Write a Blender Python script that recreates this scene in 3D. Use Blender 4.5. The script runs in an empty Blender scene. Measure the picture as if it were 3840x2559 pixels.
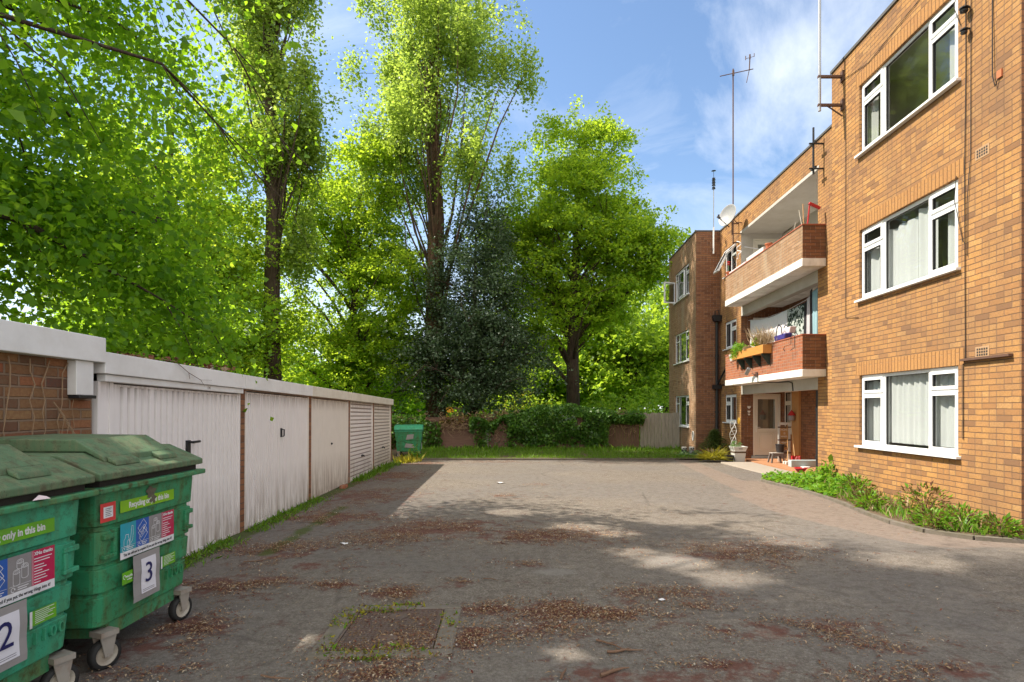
import bpy, math, random
import numpy as np
from mathutils import Vector, Matrix
S = bpy.context.scene
C = S.collection
R = math.radians
rng = np.random.default_rng(7)
random.seed(7)

# ------------------------------------------------------------------ materials
MATS = {}
def nodes(name):
    m = bpy.data.materials.new(name); m.use_nodes = True
    nt = m.node_tree; nt.nodes.clear()
    out = nt.nodes.new('ShaderNodeOutputMaterial')
    MATS[name] = m
    return m, nt, out
def N(nt, typ, **kw):
    n = nt.nodes.new(typ)
    for k, v in kw.items():
        if k in n.inputs: n.inputs[k].default_value = v
        else: setattr(n, k, v)
    return n
def L(nt, a, b): nt.links.new(a, b)
def math_n(nt, op, a, b=None, c=None):
    n = nt.nodes.new('ShaderNodeMath'); n.operation = op
    for i, x in enumerate((a, b, c)):
        if x is None: continue
        if isinstance(x, (int, float)): n.inputs[i].default_value = x
        else: L(nt, x, n.inputs[i])
    return n.outputs[0]
def mixc(nt, fac, a, b, mode='MIX'):
    n = nt.nodes.new('ShaderNodeMix'); n.data_type = 'RGBA'; n.blend_type = mode
    if isinstance(fac, (int, float)): n.inputs[0].default_value = fac
    else: L(nt, fac, n.inputs[0])
    for i, x in ((6, a), (7, b)):
        if isinstance(x, tuple): n.inputs[i].default_value = (*x[:3], 1)
        else: L(nt, x, n.inputs[i])
    return n.outputs[2]
def ramp(nt, fac, stops, interp='LINEAR'):
    n = nt.nodes.new('ShaderNodeValToRGB'); n.color_ramp.interpolation = interp
    e = n.color_ramp.elements
    while len(e) < len(stops): e.new(0.5)
    for i, (p, c) in enumerate(stops):
        e[i].position = p
        e[i].color = (*c, 1) if isinstance(c, tuple) else (c, c, c, 1)
    L(nt, fac, n.inputs[0])
    return n.outputs[0]
def noise(nt, vec, scale, detail=4, rough=.55, out='Fac', dist=0):
    n = N(nt, 'ShaderNodeTexNoise', Scale=scale, Detail=detail, Roughness=rough, Distortion=dist)
    if vec is not None: L(nt, vec, n.inputs['Vector'])
    return n.outputs[out]
def mapping(nt, vec, scale=(1, 1, 1), loc=(0, 0, 0)):
    n = nt.nodes.new('ShaderNodeMapping'); n.inputs['Scale'].default_value = scale; n.inputs['Location'].default_value = loc
    L(nt, vec, n.inputs['Vector']); return n.outputs[0]
def objco(nt): return nt.nodes.new('ShaderNodeTexCoord').outputs['Object']
def worldpos(nt): return nt.nodes.new('ShaderNodeNewGeometry').outputs['Position']
def bump(nt, h, strength=.3, dist=.01):
    n = N(nt, 'ShaderNodeBump', Strength=strength, Distance=dist); L(nt, h, n.inputs['Height']); return n.outputs[0]
def princ(nt, out, col, rough=.6, metal=0, normal=None, spec=.5):
    p = nt.nodes.new('ShaderNodeBsdfPrincipled')
    if isinstance(col, tuple): p.inputs['Base Color'].default_value = (*col[:3], 1)
    else: L(nt, col, p.inputs['Base Color'])
    if isinstance(rough, (int, float)): p.inputs['Roughness'].default_value = rough
    else: L(nt, rough, p.inputs['Roughness'])
    p.inputs['Metallic'].default_value = metal
    p.inputs['Specular IOR Level'].default_value = spec
    if normal is not None: L(nt, normal, p.inputs['Normal'])
    L(nt, p.outputs[0], out.inputs[0]); return p

def mat(name, col, rough=.6, var=.18, scale=9, metal=0, bmp=.15, dirt=None, dirt_amt=.5, dirt_scale=2.5, spec=.4, stretch=(1, 1, 1)):
    """painted / plastic / timber surface: base colour, mottling and irregular dirt"""
    m, nt, out = nodes(name)
    co = mapping(nt, worldpos(nt), stretch)
    n1 = noise(nt, co, scale, 5)
    c = mixc(nt, n1, tuple(x * (1 - var) for x in col), tuple(min(1, x * (1 + var)) for x in col))
    if dirt:
        d = noise(nt, co, dirt_scale, 6, .65)
        f = ramp(nt, d, [(.45, 0.0), (.72, 1.0)])
        c = mixc(nt, math_n(nt, 'MULTIPLY', f, dirt_amt), c, dirt)
    n2 = noise(nt, co, scale * 6, 3)
    rr = math_n(nt, 'MULTIPLY_ADD', n2, .25, rough - .12)
    princ(nt, out, c, rr, metal, bump(nt, n2, bmp, .004) if bmp else None, spec)
    return m

def brick(name, cols, mortar, bw=.225, bh=.075, mw=.010, split=.25, bed_shade=.42, stain=.3, patch=None, patch_amt=.0, bright=1.0, stain_col=(.16, .10, .06)):
    """individual bricks in UV metres: row, column, random tone per brick, recessed mortar"""
    m, nt, out = nodes(name)
    uv = nt.nodes.new('ShaderNodeUVMap').outputs[0]
    wob = N(nt, 'ShaderNodeTexNoise', Scale=7.0, Detail=2)
    L(nt, uv, wob.inputs['Vector'])
    sx = nt.nodes.new('ShaderNodeSeparateXYZ'); L(nt, uv, sx.inputs[0])
    wv = math_n(nt, 'MULTIPLY', math_n(nt, 'SUBTRACT', wob.outputs['Fac'], .5), .012)
    u = math_n(nt, 'ADD', sx.outputs[0], wv); v = math_n(nt, 'ADD', sx.outputs[1], wv)
    rv = math_n(nt, 'DIVIDE', v, bh); row = math_n(nt, 'FLOOR', rv); fv = math_n(nt, 'SUBTRACT', rv, row)
    half = math_n(nt, 'MULTIPLY', math_n(nt, 'MODULO', math_n(nt, 'ADD', row, 1000.0), 2.0), .5)
    cu = math_n(nt, 'ADD', math_n(nt, 'DIVIDE', u, bw), half); col = math_n(nt, 'FLOOR', cu); fu = math_n(nt, 'SUBTRACT', cu, col)
    def wn(a, b, k):
        cmb = nt.nodes.new('ShaderNodeCombineXYZ'); L(nt, a, cmb.inputs[0]); L(nt, b, cmb.inputs[1]); cmb.inputs[2].default_value = k
        w = nt.nodes.new('ShaderNodeTexWhiteNoise'); w.noise_dimensions = '3D'; L(nt, cmb.outputs[0], w.inputs['Vector'])
        return w.outputs[0]
    sp = math_n(nt, 'LESS_THAN', wn(col, row, 3.3), split)
    fu2 = math_n(nt, 'FRACT', math_n(nt, 'MULTIPLY', fu, 2.0))
    hcol = math_n(nt, 'ADD', math_n(nt, 'MULTIPLY', col, 2.0), math_n(nt, 'FLOOR', math_n(nt, 'MULTIPLY', fu, 2.0)))
    def sel(f, a, b): return math_n(nt, 'ADD', math_n(nt, 'MULTIPLY', f, b), math_n(nt, 'MULTIPLY', math_n(nt, 'SUBTRACT', 1.0, f), a))
    du1 = math_n(nt, 'MULTIPLY', math_n(nt, 'MINIMUM', fu, math_n(nt, 'SUBTRACT', 1.0, fu)), bw)
    du2 = math_n(nt, 'MULTIPLY', math_n(nt, 'MINIMUM', fu2, math_n(nt, 'SUBTRACT', 1.0, fu2)), bw / 2)
    du = sel(sp, du1, du2)
    idc = sel(sp, math_n(nt, 'MULTIPLY', col, 2.0), hcol)
    dv = math_n(nt, 'MULTIPLY', math_n(nt, 'MINIMUM', fv, math_n(nt, 'SUBTRACT', 1.0, fv)), bh)
    d = math_n(nt, 'MINIMUM', du, dv)
    rough_n = noise(nt, uv, 60, 3)
    d = math_n(nt, 'ADD', d, math_n(nt, 'MULTIPLY', math_n(nt, 'SUBTRACT', rough_n, .5), .006))
    isb = ramp(nt, math_n(nt, 'DIVIDE', d, mw), [(.38, 0.0), (.62, 1.0)])
    t = wn(idc, row, 1.1)
    bc = ramp(nt, t, [(i / max(1, len(cols) - 1), c) for i, c in enumerate(cols)])
    big = noise(nt, mapping(nt, uv, (1.5, .75, 1)), .8, 6, .62)
    fine = noise(nt, uv, 45, 4, .7)
    bc = mixc(nt, math_n(nt, 'MULTIPLY', ramp(nt, fine, [(.35, 0.0), (.62, 1.0)]), .5), bc, tuple(x * .55 for x in cols[len(cols) // 2]))
    st = ramp(nt, big, [(.42, 0.0), (.70, 1.0)])
    bed = ramp(nt, math_n(nt, 'DIVIDE', dv, mw), [(.45, 1.0), (.75, 0.0)])  # bed joints darkened: the shadow along each course put into the mortar colour
    c = mixc(nt, isb, mixc(nt, bed, mortar, tuple(x * bed_shade for x in mortar)), bc)
    c = mixc(nt, math_n(nt, 'MULTIPLY', st, stain), c, stain_col)
    if patch:
        pn = ramp(nt, noise(nt, mapping(nt, uv, (1, .22, 1)), 1.6, 6, .65), [(.5, 0.0), (.66, 1.0)])
        c = mixc(nt, math_n(nt, 'MULTIPLY', pn, patch_amt), c, patch)
    h = math_n(nt, 'ADD', isb, math_n(nt, 'MULTIPLY', fine, .3))
    princ(nt, out, c, .9, 0, bump(nt, h, 1.0, .011), .15)
    return m

def leafmat(name, stops, trans, tamt=.45, rough=.5, spec=.35):
    """thin leaf: diffuse + light passing through; each leaf takes its own tone"""
    m, nt, out = nodes(name)
    g = nt.nodes.new('ShaderNodeNewGeometry')
    rnd = g.outputs['Random Per Island']
    c = ramp(nt, rnd, stops)
    p = nt.nodes.new('ShaderNodeBsdfPrincipled'); L(nt, c, p.inputs['Base Color'])
    p.inputs['Roughness'].default_value = rough; p.inputs['Specular IOR Level'].default_value = spec
    t = nt.nodes.new('ShaderNodeBsdfTranslucent')
    tc = mixc(nt, rnd, tuple(x * .8 for x in trans), tuple(min(1, x * 1.15) for x in trans)); L(nt, tc, t.inputs[0])
    mx = nt.nodes.new('ShaderNodeMixShader'); mx.inputs[0].default_value = tamt
    L(nt, p.outputs[0], mx.inputs[1]); L(nt, t.outputs[0], mx.inputs[2]); L(nt, mx.outputs[0], out.inputs[0])
    return m

def glassmat(name, tint=(.8, .86, .84), refl=.16, rough=.02, edge=.42):
    m, nt, out = nodes(name)
    tr = nt.nodes.new('ShaderNodeBsdfTransparent'); tr.inputs[0].default_value = (*tint, 1)
    gl = nt.nodes.new('ShaderNodeBsdfGlossy'); gl.inputs['Roughness'].default_value = rough
    wob = noise(nt, worldpos(nt), 1.7, 2)
    L(nt, bump(nt, wob, .05, .05), gl.inputs['Normal'])
    lw = nt.nodes.new('ShaderNodeLayerWeight'); lw.inputs[0].default_value = .25
    f = math_n(nt, 'MULTIPLY_ADD', lw.outputs['Facing'], edge, refl)
    mx = nt.nodes.new('ShaderNodeMixShader'); L(nt, f, mx.inputs[0])
    L(nt, tr.outputs[0], mx.inputs[1]); L(nt, gl.outputs[0], mx.inputs[2]); L(nt, mx.outputs[0], out.inputs[0])
    return m

# ------------------------------------------------------------------ mesh builder
class MB:
    def __init__(s, M=None): s.v = []; s.f = []; s.m = []; s.uv = {}; s.M = M
    def pt(s, p):
        p = Vector(p)
        if s.M is not None: p = s.M @ p
        s.v.append(p); return len(s.v) - 1
    def face(s, idx, m=0, uv=None):
        s.f.append(tuple(idx)); s.m.append(m)
        if uv is not None: s.uv[len(s.f) - 1] = uv
    def poly(s, pts, m=0, uv=None): s.face([s.pt(p) for p in pts], m, uv)
    def box(s, x0, x1, y0, y1, z0, z1, m=0, skip=''):
        i = [s.pt((x, y, z)) for x in (x0, x1) for y in (y0, y1) for z in (z0, z1)]
        for k, q in (('x', (0, 1, 3, 2)), ('X', (4, 6, 7, 5)), ('y', (0, 4, 5, 1)), ('Y', (2, 3, 7, 6)), ('z', (0, 2, 6, 4)), ('Z', (1, 5, 7, 3))):
            if k not in skip: s.face([i[a] for a in q], m)
    def tube(s, pts, r, n=8, m=0, cap=True):
        pts = [Vector(p) for p in pts]
        if not hasattr(r, '__len__'): r = [r] * len(pts)
        rings = []; prev = None
        for k, p in enumerate(pts):
            t = (pts[min(k + 1, len(pts) - 1)] - pts[max(k - 1, 0)])
            t = t.normalized() if t.length > 1e-9 else Vector((0, 0, 1))
            if prev is None:
                a = t.orthogonal().normalized()
            else:
                a = prev - t * prev.dot(t); a = a.normalized() if a.length > 1e-6 else t.orthogonal().normalized()
            prev = a; b = t.cross(a)
            rings.append([s.pt(p + (a * math.cos(2 * math.pi * j / n) + b * math.sin(2 * math.pi * j / n)) * r[k]) for j in range(n)])
        for k in range(len(rings) - 1):
            for j in range(n):
                s.face((rings[k][j], rings[k][(j + 1) % n], rings[k + 1][(j + 1) % n], rings[k + 1][j]), m)
        if cap:
            s.face(rings[0][::-1], m); s.face(rings[-1], m)
    def rings(s, rr, m=0, cap0=True, cap1=True):
        ids = [[s.pt(p) for p in r] for r in rr]; n = len(ids[0])
        for k in range(len(ids) - 1):
            for j in range(n): s.face((ids[k][j], ids[k][(j + 1) % n], ids[k + 1][(j + 1) % n], ids[k + 1][j]), m)
        if cap0: s.face(ids[0][::-1], m)
        if cap1: s.face(ids[-1], m)
    def lathe(s, prof, c=(0, 0, 0), n=16, m=0, axis='z', cap=True):
        rr = []
        for r, h in prof:
            ring = []
            for j in range(n):
                a = 2 * math.pi * j / n; u, w = r * math.cos(a), r * math.sin(a)
                ring.append((c[0] + u, c[1] + w, c[2] + h) if axis == 'z' else (c[0] + u, c[1] + h, c[2] + w) if axis == 'y' else (c[0] + h, c[1] + u, c[2] + w))
            rr.append(ring)
        s.rings(rr, m, cap, cap)
    def prism(s, pts2, a0, a1, axis='y', m=0):
        """polygon in the plane across 'axis', extruded along it"""
        def p3(u, w, a): return (u, a, w) if axis == 'y' else (a, u, w) if axis == 'x' else (u, w, a)
        A = [s.pt(p3(u, w, a0)) for u, w in pts2]; B = [s.pt(p3(u, w, a1)) for u, w in pts2]; n = len(A)
        for j in range(n): s.face((A[j], A[(j + 1) % n], B[(j + 1) % n], B[j]), m)
        s.face(A[::-1], m); s.face(B, m)

def root_loc(o):
    l = Vector((0, 0, 0))
    while o is not None: l = l + o.location; o = o.parent
    return l
def tag(o, label=None, cat=None, group=None, kind=None):
    for k, v in (('label', label), ('category', cat), ('group', group), ('kind', kind)):
        if v: o[k] = v
    return o
def thing(name, loc, label, cat, group=None, rz=0):
    o = bpy.data.objects.new(name, None); C.objects.link(o); o.location = loc; o.rotation_euler = (0, 0, rz)
    o.empty_display_size = .1
    return tag(o, label, cat, group)
def build(mb, name, mats, parent=None, local=False, smooth=False, bev=0, origin=None, label=None):
    """one mesh object; world coordinates unless local"""
    me = bpy.data.meshes.new(name)
    off = Vector((0, 0, 0))
    if parent is not None and not local: off = root_loc(parent)
    if origin is not None: off = Vector(origin)
    me.from_pydata([tuple(p - off) for p in mb.v], [], mb.f)
    if not isinstance(mats, (list, tuple)): mats = [mats]
    for x in mats: me.materials.append(MATS[x])
    me.polygons.foreach_set('material_index', mb.m)
    uvl = me.uv_layers.new(name='UVMap'); data = np.zeros((len(me.loops), 2), np.float32)
    for p in me.polygons:
        cu = mb.uv.get(p.index); nx, ny, nz = (abs(a) for a in p.normal)
        for k, li in enumerate(p.loop_indices):
            if cu is not None: data[li] = cu[k]; continue
            q = mb.v[me.loops[li].vertex_index]
            data[li] = (q.y, q.z) if nx >= ny and nx >= nz else (q.x, q.z) if ny >= nz else (q.x, q.y)
    uvl.data.foreach_set('uv', data.ravel())
    if smooth: me.polygons.foreach_set('use_smooth', [True] * len(me.polygons))
    me.update()
    o = bpy.data.objects.new(name, me); C.objects.link(o)
    if origin is not None: o.location = origin
    if parent is not None: o.parent = parent
    if bev:
        b = o.modifiers.new('bevel', 'BEVEL'); b.width = bev; b.segments = 2; b.limit_method = 'ANGLE'; b.angle_limit = R(40)
    if label: o['label'] = label
    return o
def text_mb(body, size, M, depth=.0006, space=1.0, align='CENTER', xs=1.0, bold=0):
    """lettering as a thin mesh; text plane is local XY of M"""
    cu = bpy.data.curves.new('t', 'FONT'); cu.body = body; cu.size = size; cu.extrude = depth; cu.align_x = align; cu.align_y = 'CENTER'
    cu.space_character = space; cu.resolution_u = 3; cu.offset = bold
    ob = bpy.data.objects.new('t', cu); C.objects.link(ob)
    dg = bpy.context.evaluated_depsgraph_get(); me = bpy.data.meshes.new_from_object(ob.evaluated_get(dg))
    mb = MB(M)
    for v in me.vertices: mb.pt((v.co.x * xs, v.co.y, v.co.z))
    for p in me.polygons: mb.face(list(p.vertices))
    bpy.data.objects.remove(ob); bpy.data.curves.remove(cu); bpy.data.meshes.remove(me)
    return mb
def join(dst, src, m=None):
    k = len(dst.v); dst.v += src.v
    for f, mm in zip(src.f, src.m): dst.f.append(tuple(a + k for a in f)); dst.m.append(mm if m is None else m)
    return dst
def leaves(name, P, size, mats, parent=None, droop=.5, aspect=.75, up=.6, label=None, seed=1, fold=.18, mi=None, origin=None, D=None):
    """N small leaf faces (kites folded on the midrib), one mesh"""
    g = np.random.default_rng(seed); n = len(P)
    if D is None:
        D = g.normal(size=(n, 3)); D[:, 2] = D[:, 2] * .5 - droop
    D = D / np.linalg.norm(D, axis=1)[:, None]
    U = g.normal(size=(n, 3)); U[:, 2] += up * 2
    U = U - (U * D).sum(1)[:, None] * D; U /= np.linalg.norm(U, axis=1)[:, None] + 1e-9
    W = np.cross(D, U)
    if np.isscalar(size): size = np.full(n, size)
    ln = (size * np.clip(np.exp(g.normal(0, .34, n)), .4, 1.9))[:, None]; w = ln * aspect * .5
    off = np.zeros(3)
    if parent is not None: off = np.array(root_loc(parent))
    if origin is not None: off = np.array(origin)
    P = np.asarray(P) - off
    V = np.empty((n, 4, 3), np.float32)
    V[:, 0] = P; V[:, 1] = P + D * ln * .42 + W * w + U * ln * fold; V[:, 2] = P + D * ln; V[:, 3] = P + D * ln * .42 - W * w + U * ln * fold
    me = bpy.data.meshes.new(name)
    me.vertices.add(n * 4); me.vertices.foreach_set('co', V.reshape(-1))
    me.loops.add(n * 4); me.loops.foreach_set('vertex_index', np.arange(n * 4, dtype=np.int32))
    me.polygons.add(n); me.polygons.foreach_set('loop_start', np.arange(0, n * 4, 4, dtype=np.int32)); me.polygons.foreach_set('loop_total', np.full(n, 4, np.int32))
    if not isinstance(mats, (list, tuple)): mats = [mats]
    for x in mats: me.materials.append(MATS[x])
    if mi is None: mi = g.integers(0, len(mats), n) if len(mats) > 1 else np.zeros(n)
    me.polygons.foreach_set('material_index', np.asarray(mi, np.int32))
    me.update(calc_edges=True)
    o = bpy.data.objects.new(name, me); C.objects.link(o)
    if parent is not None: o.parent = parent
    elif origin is not None: o.location = origin
    if label: o['label'] = label
    return o
def gz(y): return -.0135 * (min(max(y, 6), 20) - 6)

# ------------------------------------------------------------------ camera, light, sky
cam = bpy.data.cameras.new('camera'); co = bpy.data.objects.new('camera', cam); C.objects.link(co)
co.location = (0, 0, 1.5); co.rotation_euler = (R(90), 0, 0)
cam.sensor_width = 36; cam.lens = 2134 / 3840 * 36; cam.shift_x = -73 / 3840; cam.shift_y = 255.5 / 3840
cam.clip_end = 3000; cam.clip_start = .05
S.camera = co
SUN = Vector((-1, .14, 1.23)).normalized()
sl = bpy.data.lights.new('sun', 'SUN'); so = bpy.data.objects.new('sun', sl); C.objects.link(so)
sl.energy = 4.5; sl.angle = R(.53); sl.color = (1, .92, .79)
so.rotation_euler = SUN.to_track_quat('Z', 'Y').to_euler(); so.location = SUN * 60
w = bpy.data.worlds.new('World'); S.world = w; w.use_nodes = True
nt = w.node_tree; nt.nodes.clear()
wo = nt.nodes.new('ShaderNodeOutputWorld'); bg = nt.nodes.new('ShaderNodeBackground'); bg.inputs[1].default_value = .115
sky = nt.nodes.new('ShaderNodeTexSky'); sky.sky_type = 'NISHITA'; sky.sun_disc = False
sky.sun_elevation = math.asin(SUN.z); sky.sun_rotation = math.atan2(SUN.x, SUN.y)
sky.air_density = 1.15; sky.dust_density = .25; sky.ozone_density = 3.0
tc = nt.nodes.new('ShaderNodeTexCoord').outputs['Generated']
d0 = Vector((.45, 1, .60)).normalized()
vm = nt.nodes.new('ShaderNodeVectorMath'); vm.operation = 'DISTANCE'; L(nt, tc, vm.inputs[0]); vm.inputs[1].default_value = d0
wob = noise(nt, tc, 4.5, 8, .6, dist=.4)
wob2 = noise(nt, mapping(nt, tc, (1.2, 1.2, 3.0), (.3, .2, .7)), 2.6, 9, .62, dist=.6)
blob = ramp(nt, math_n(nt, 'ADD', vm.outputs['Value'], math_n(nt, 'MULTIPLY', math_n(nt, 'SUBTRACT', wob, .5), .42)), [(.0, .72), (.13, 0.0)])
wisp = math_n(nt, 'MULTIPLY', ramp(nt, wob2, [(.50, 0.0), (.80, 1.0)]), .42)
sz = nt.nodes.new('ShaderNodeSeparateXYZ'); L(nt, tc, sz.inputs[0])
low = ramp(nt, sz.outputs[2], [(0.0, .75), (.14, .45), (.36, 0.0)])
cl = math_n(nt, 'MINIMUM', math_n(nt, 'ADD', math_n(nt, 'MAXIMUM', blob, wisp), low), .97)
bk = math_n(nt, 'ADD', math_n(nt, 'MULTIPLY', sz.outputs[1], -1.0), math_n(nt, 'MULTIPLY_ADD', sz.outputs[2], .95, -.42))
back = math_n(nt, 'MULTIPLY', ramp(nt, math_n(nt, 'ADD', bk, math_n(nt, 'MULTIPLY', math_n(nt, 'SUBTRACT', wob, .5), .5)), [(.12, 0.0), (.5, 1.0)]), .9)  # unseen cloud behind and above the view, added to lift and neutralise shade
cc = mixc(nt, cl, sky.outputs[0], (6.0, 6.3, 6.7))
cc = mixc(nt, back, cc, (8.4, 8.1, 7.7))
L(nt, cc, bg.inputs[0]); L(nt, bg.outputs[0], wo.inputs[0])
S.view_settings.view_transform = 'Standard'; S.view_settings.look = 'None'; S.view_settings.exposure = .95; S.view_settings.gamma = 1
S.cycles.max_bounces = 7; S.cycles.diffuse_bounces = 4; S.cycles.transmission_bounces = 4; S.cycles.transparent_max_bounces = 8; S.cycles.glossy_bounces = 3
S.cycles.caustics_reflective = False; S.cycles.caustics_refractive = False
S.cycles.use_denoising = True; S.cycles.denoising_prefilter = 'ACCURATE'; S.cycles.denoising_input_passes = 'RGB_ALBEDO_NORMAL'; S.cycles.use_adaptive_sampling = True; S.cycles.adaptive_threshold = .015

# ------------------------------------------------------------------ material library
OB = [(.22, .12, .07), (.41, .205, .085), (.49, .25, .095), (.54, .285, .10), (.49, .25, .09), (.56, .315, .125), (.45, .22, .085), (.51, .27, .105), (.35, .18, .085)]
brick('brick_orange', OB, (.36, .215, .125), mw=.011, bed_shade=.5, stain=.55, split=.3, patch=(.20, .12, .075), patch_amt=.4, stain_col=(.19, .115, .075))
brick('brick_soldier', [(.41, .205, .085), (.49, .25, .095), (.45, .23, .09)], (.42, .24, .12), bw=.5, bh=.075, split=0, stain=.1)
brick('brick_brown', [(.16, .075, .045), (.28, .13, .07), (.33, .15, .075), (.22, .10, .06), (.36, .18, .09)], (.36, .24, .18), stain=.3)
brick('brick_weathered', [(.30, .17, .09), (.42, .24, .13), (.48, .30, .18), (.37, .21, .12), (.45, .27, .15)], (.45, .34, .25), stain=.35, patch=(.42, .36, .27), patch_amt=.5, stain_col=(.2, .15, .1))
brick('brick_red', [(.30, .10, .055), (.42, .15, .07), (.47, .17, .085), (.36, .14, .085), (.33, .16, .10)], (.46, .33, .25), stain=.2, split=.4, bed_shade=.85)
brick('brick_garage', [(.10, .06, .05), (.25, .14, .07), (.30, .19, .09), (.34, .12, .06), (.20, .12, .07), (.14, .09, .06)], (.27, .185, .125), stain=.25, split=.15, mw=.015, bed_shade=.95)
mat('paint_white', (.80, .79, .76), .55, .04, 6, dirt=(.5, .46, .4), dirt_amt=.25)
mat('render_white', (.50, .475, .435), .8, .08, 5, dirt=(.34, .29, .22), dirt_amt=.45, dirt_scale=1.2)
mat('slab_white', (.84, .82, .78), .7, .06, 7, dirt=(.36, .32, .26), dirt_amt=.6, dirt_scale=2.6, stretch=(1, 1, .5))
mat('upvc', (.84, .84, .84), .3, .02, 5, bmp=0, spec=.5)
mat('upvc_cream', (.70, .66, .57), .4, .04, 5, bmp=0)
mat('gasket', (.03, .03, .03), .5, .1)
mat('room_dark', (.06, .055, .05), .9, .2)
mat('room_wall', (.42, .40, .36), .9, .1)
mat('coping', (.10, .095, .09), .7, .2)
mat('coping_red', (.36, .11, .06), .7, .2)
mat('roof_felt', (.10, .10, .10), .9, .2)
mat('black_iron', (.018, .018, .02), .45, .3)
mat('black_plastic', (.02, .02, .022), .4, .2)
mat('cable_black', (.03, .025, .025), .5, .2)
mat('grey_metal', (.36, .37, .38), .4, .15, metal=.6)
mat('rust_metal', (.12, .065, .045), .7, .35)
mat('dish_grey', (.30, .30, .30), .45, .06)
mat('terracotta', (.50, .16, .07), .75, .15)
mat('terracotta_tile', (.42, .20, .10), .7, .18)
mat('concrete', (.27, .235, .19), .9, .18, 5, dirt=(.16, .14, .11), dirt_amt=.5)
mat('concrete_pale', (.34, .29, .24), .9, .15, 5, dirt=(.28, .22, .17), dirt_amt=.4)
mat('step_blue', (.40, .47, .48), .8, .1)
mat('air_brick', (.40, .25, .14), .85, .15)
mat('planter_wood', (.55, .25, .06), .6, .2, 5, stretch=(4, .6, 8))
mat('bracket_green', (.028, .045, .035), .6, .2)
mat('pot_white', (.66, .64, .60), .6, .08)
mat('pot_black', (.025, .022, .02), .55, .2)
mat('bucket', (.035, .03, .03), .4, .2)
mat('stool_grey', (.17, .15, .14), .7, .3)
mat('stool_top', (.42, .38, .34), .7, .1)
mat('wood_light', (.55, .33, .15), .6, .15)
mat('wood_stripped', (.48, .26, .10), .7, .15)
mat('red_plastic', (.50, .03, .035), .4, .1)
mat('pink_plastic', (.70, .22, .22), .4, .1)
mat('cloth_white', (.74, .73, .74), .9, .05, bmp=.1)
mat('cloth_black', (.02, .018, .022), .9, .2)
mat('cloth_grey', (.52, .48, .49), .9, .1)
mat('cloth_teal', (.27, .42, .46), .9, .08)
mat('cloth_cream', (.55, .52, .44), .95, .1)
mat('blue_bag', (.05, .04, .20), .5, .6, 30)
mat('pink_white', (.75, .62, .62), .6, .15, 25)
mat('yellow_paint', (.75, .42, .05), .5, .1)
mat('heart_white', (.75, .70, .62), .6, .05)
mat('stone_light', (.60, .56, .50), .8, .15)
mat('jar_dark', (.028, .028, .035), .25, .3)
mat('jar_grey', (.20, .19, .19), .35, .3)
mat('timber_grey', (.30, .265, .21), .9, .3, 3, stretch=(14, 14, 1.2), dirt=(.10, .09, .07), dirt_amt=.6)
mat('timber_red', (.19, .105, .08), .9, .3, 3, stretch=(1.0, 8, 14), dirt=(.08, .05, .035), dirt_amt=.5)
mat('timber_brown', (.15, .085, .055), .9, .3, 3, stretch=(14, 14, 1.2), dirt=(.05, .035, .025), dirt_amt=.5)
mat('concrete_old', (.165, .14, .115), .93, .3, 9, dirt=(.09, .08, .04), dirt_amt=.8, dirt_scale=6, bmp=.5)
mat('timber_rust', (.30, .18, .11), .85, .3, 6, dirt=(.12, .06, .035), dirt_amt=.8, dirt_scale=5)
mat('post_concrete', (.36, .33, .29), .9, .15)
mat('rubber', (.022, .021, .02), .75, .3)
mat('wheel_cream', (.42, .38, .31), .6, .2, dirt=(.2, .13, .08), dirt_amt=.5)
mat('castor_steel', (.30, .27, .23), .5, .2, dirt=(.22, .12, .07), dirt_amt=.6, dirt_scale=12)
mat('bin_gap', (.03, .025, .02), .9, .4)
mat('sticker_lime', (.22, .48, .012), .5, .10, bmp=0, dirt=(.12, .13, .09), dirt_amt=.35, dirt_scale=7)
mat('sticker_green', (.13, .40, .012), .5, .10, bmp=0, dirt=(.12, .13, .09), dirt_amt=.35, dirt_scale=7)
mat('sticker_teal', (.02, .33, .42), .5, .10, bmp=0, dirt=(.12, .13, .09), dirt_amt=.35, dirt_scale=7)
mat('sticker_blue', (.015, .10, .42), .5, .10, bmp=0, dirt=(.12, .13, .09), dirt_amt=.35, dirt_scale=7)
mat('sticker_grey', (.27, .25, .25), .5, .10, bmp=0, dirt=(.12, .13, .09), dirt_amt=.35, dirt_scale=7)
mat('sticker_red', (.50, .012, .075), .5, .10, bmp=0, dirt=(.12, .13, .09), dirt_amt=.35, dirt_scale=7)
mat('sticker_scarlet', (.62, .05, .05), .4, .06, bmp=0)
mat('sticker_white', (.76, .75, .76), .5, .10, bmp=0, dirt=(.12, .13, .09), dirt_amt=.35, dirt_scale=7)
mat('tape_grey', (.30, .28, .27), .6, .12)
mat('ink_navy', (.015, .015, .10), .6, .1, bmp=0)
mat('ink_black', (.03, .03, .035), .6, .1, bmp=0)
mat('paper', (.70, .68, .72), .8, .04)
mat('cast_iron', (.12, .085, .07), .6, .3, dirt=(.15, .07, .04), dirt_amt=.6, dirt_scale=6)
mat('twig_brown', (.16, .09, .055), .85, .3)
mat('stem_dry', (.33, .22, .13), .9, .2)
mat('park_orange', (.75, .28, .03), .5, .05)
mat('park_green', (.10, .32, .18), .5, .05)
mat('rail_pale', (.50, .60, .58), .5, .05)
mat('parquet_mortar', (.3, .28, .25), .9)

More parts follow.
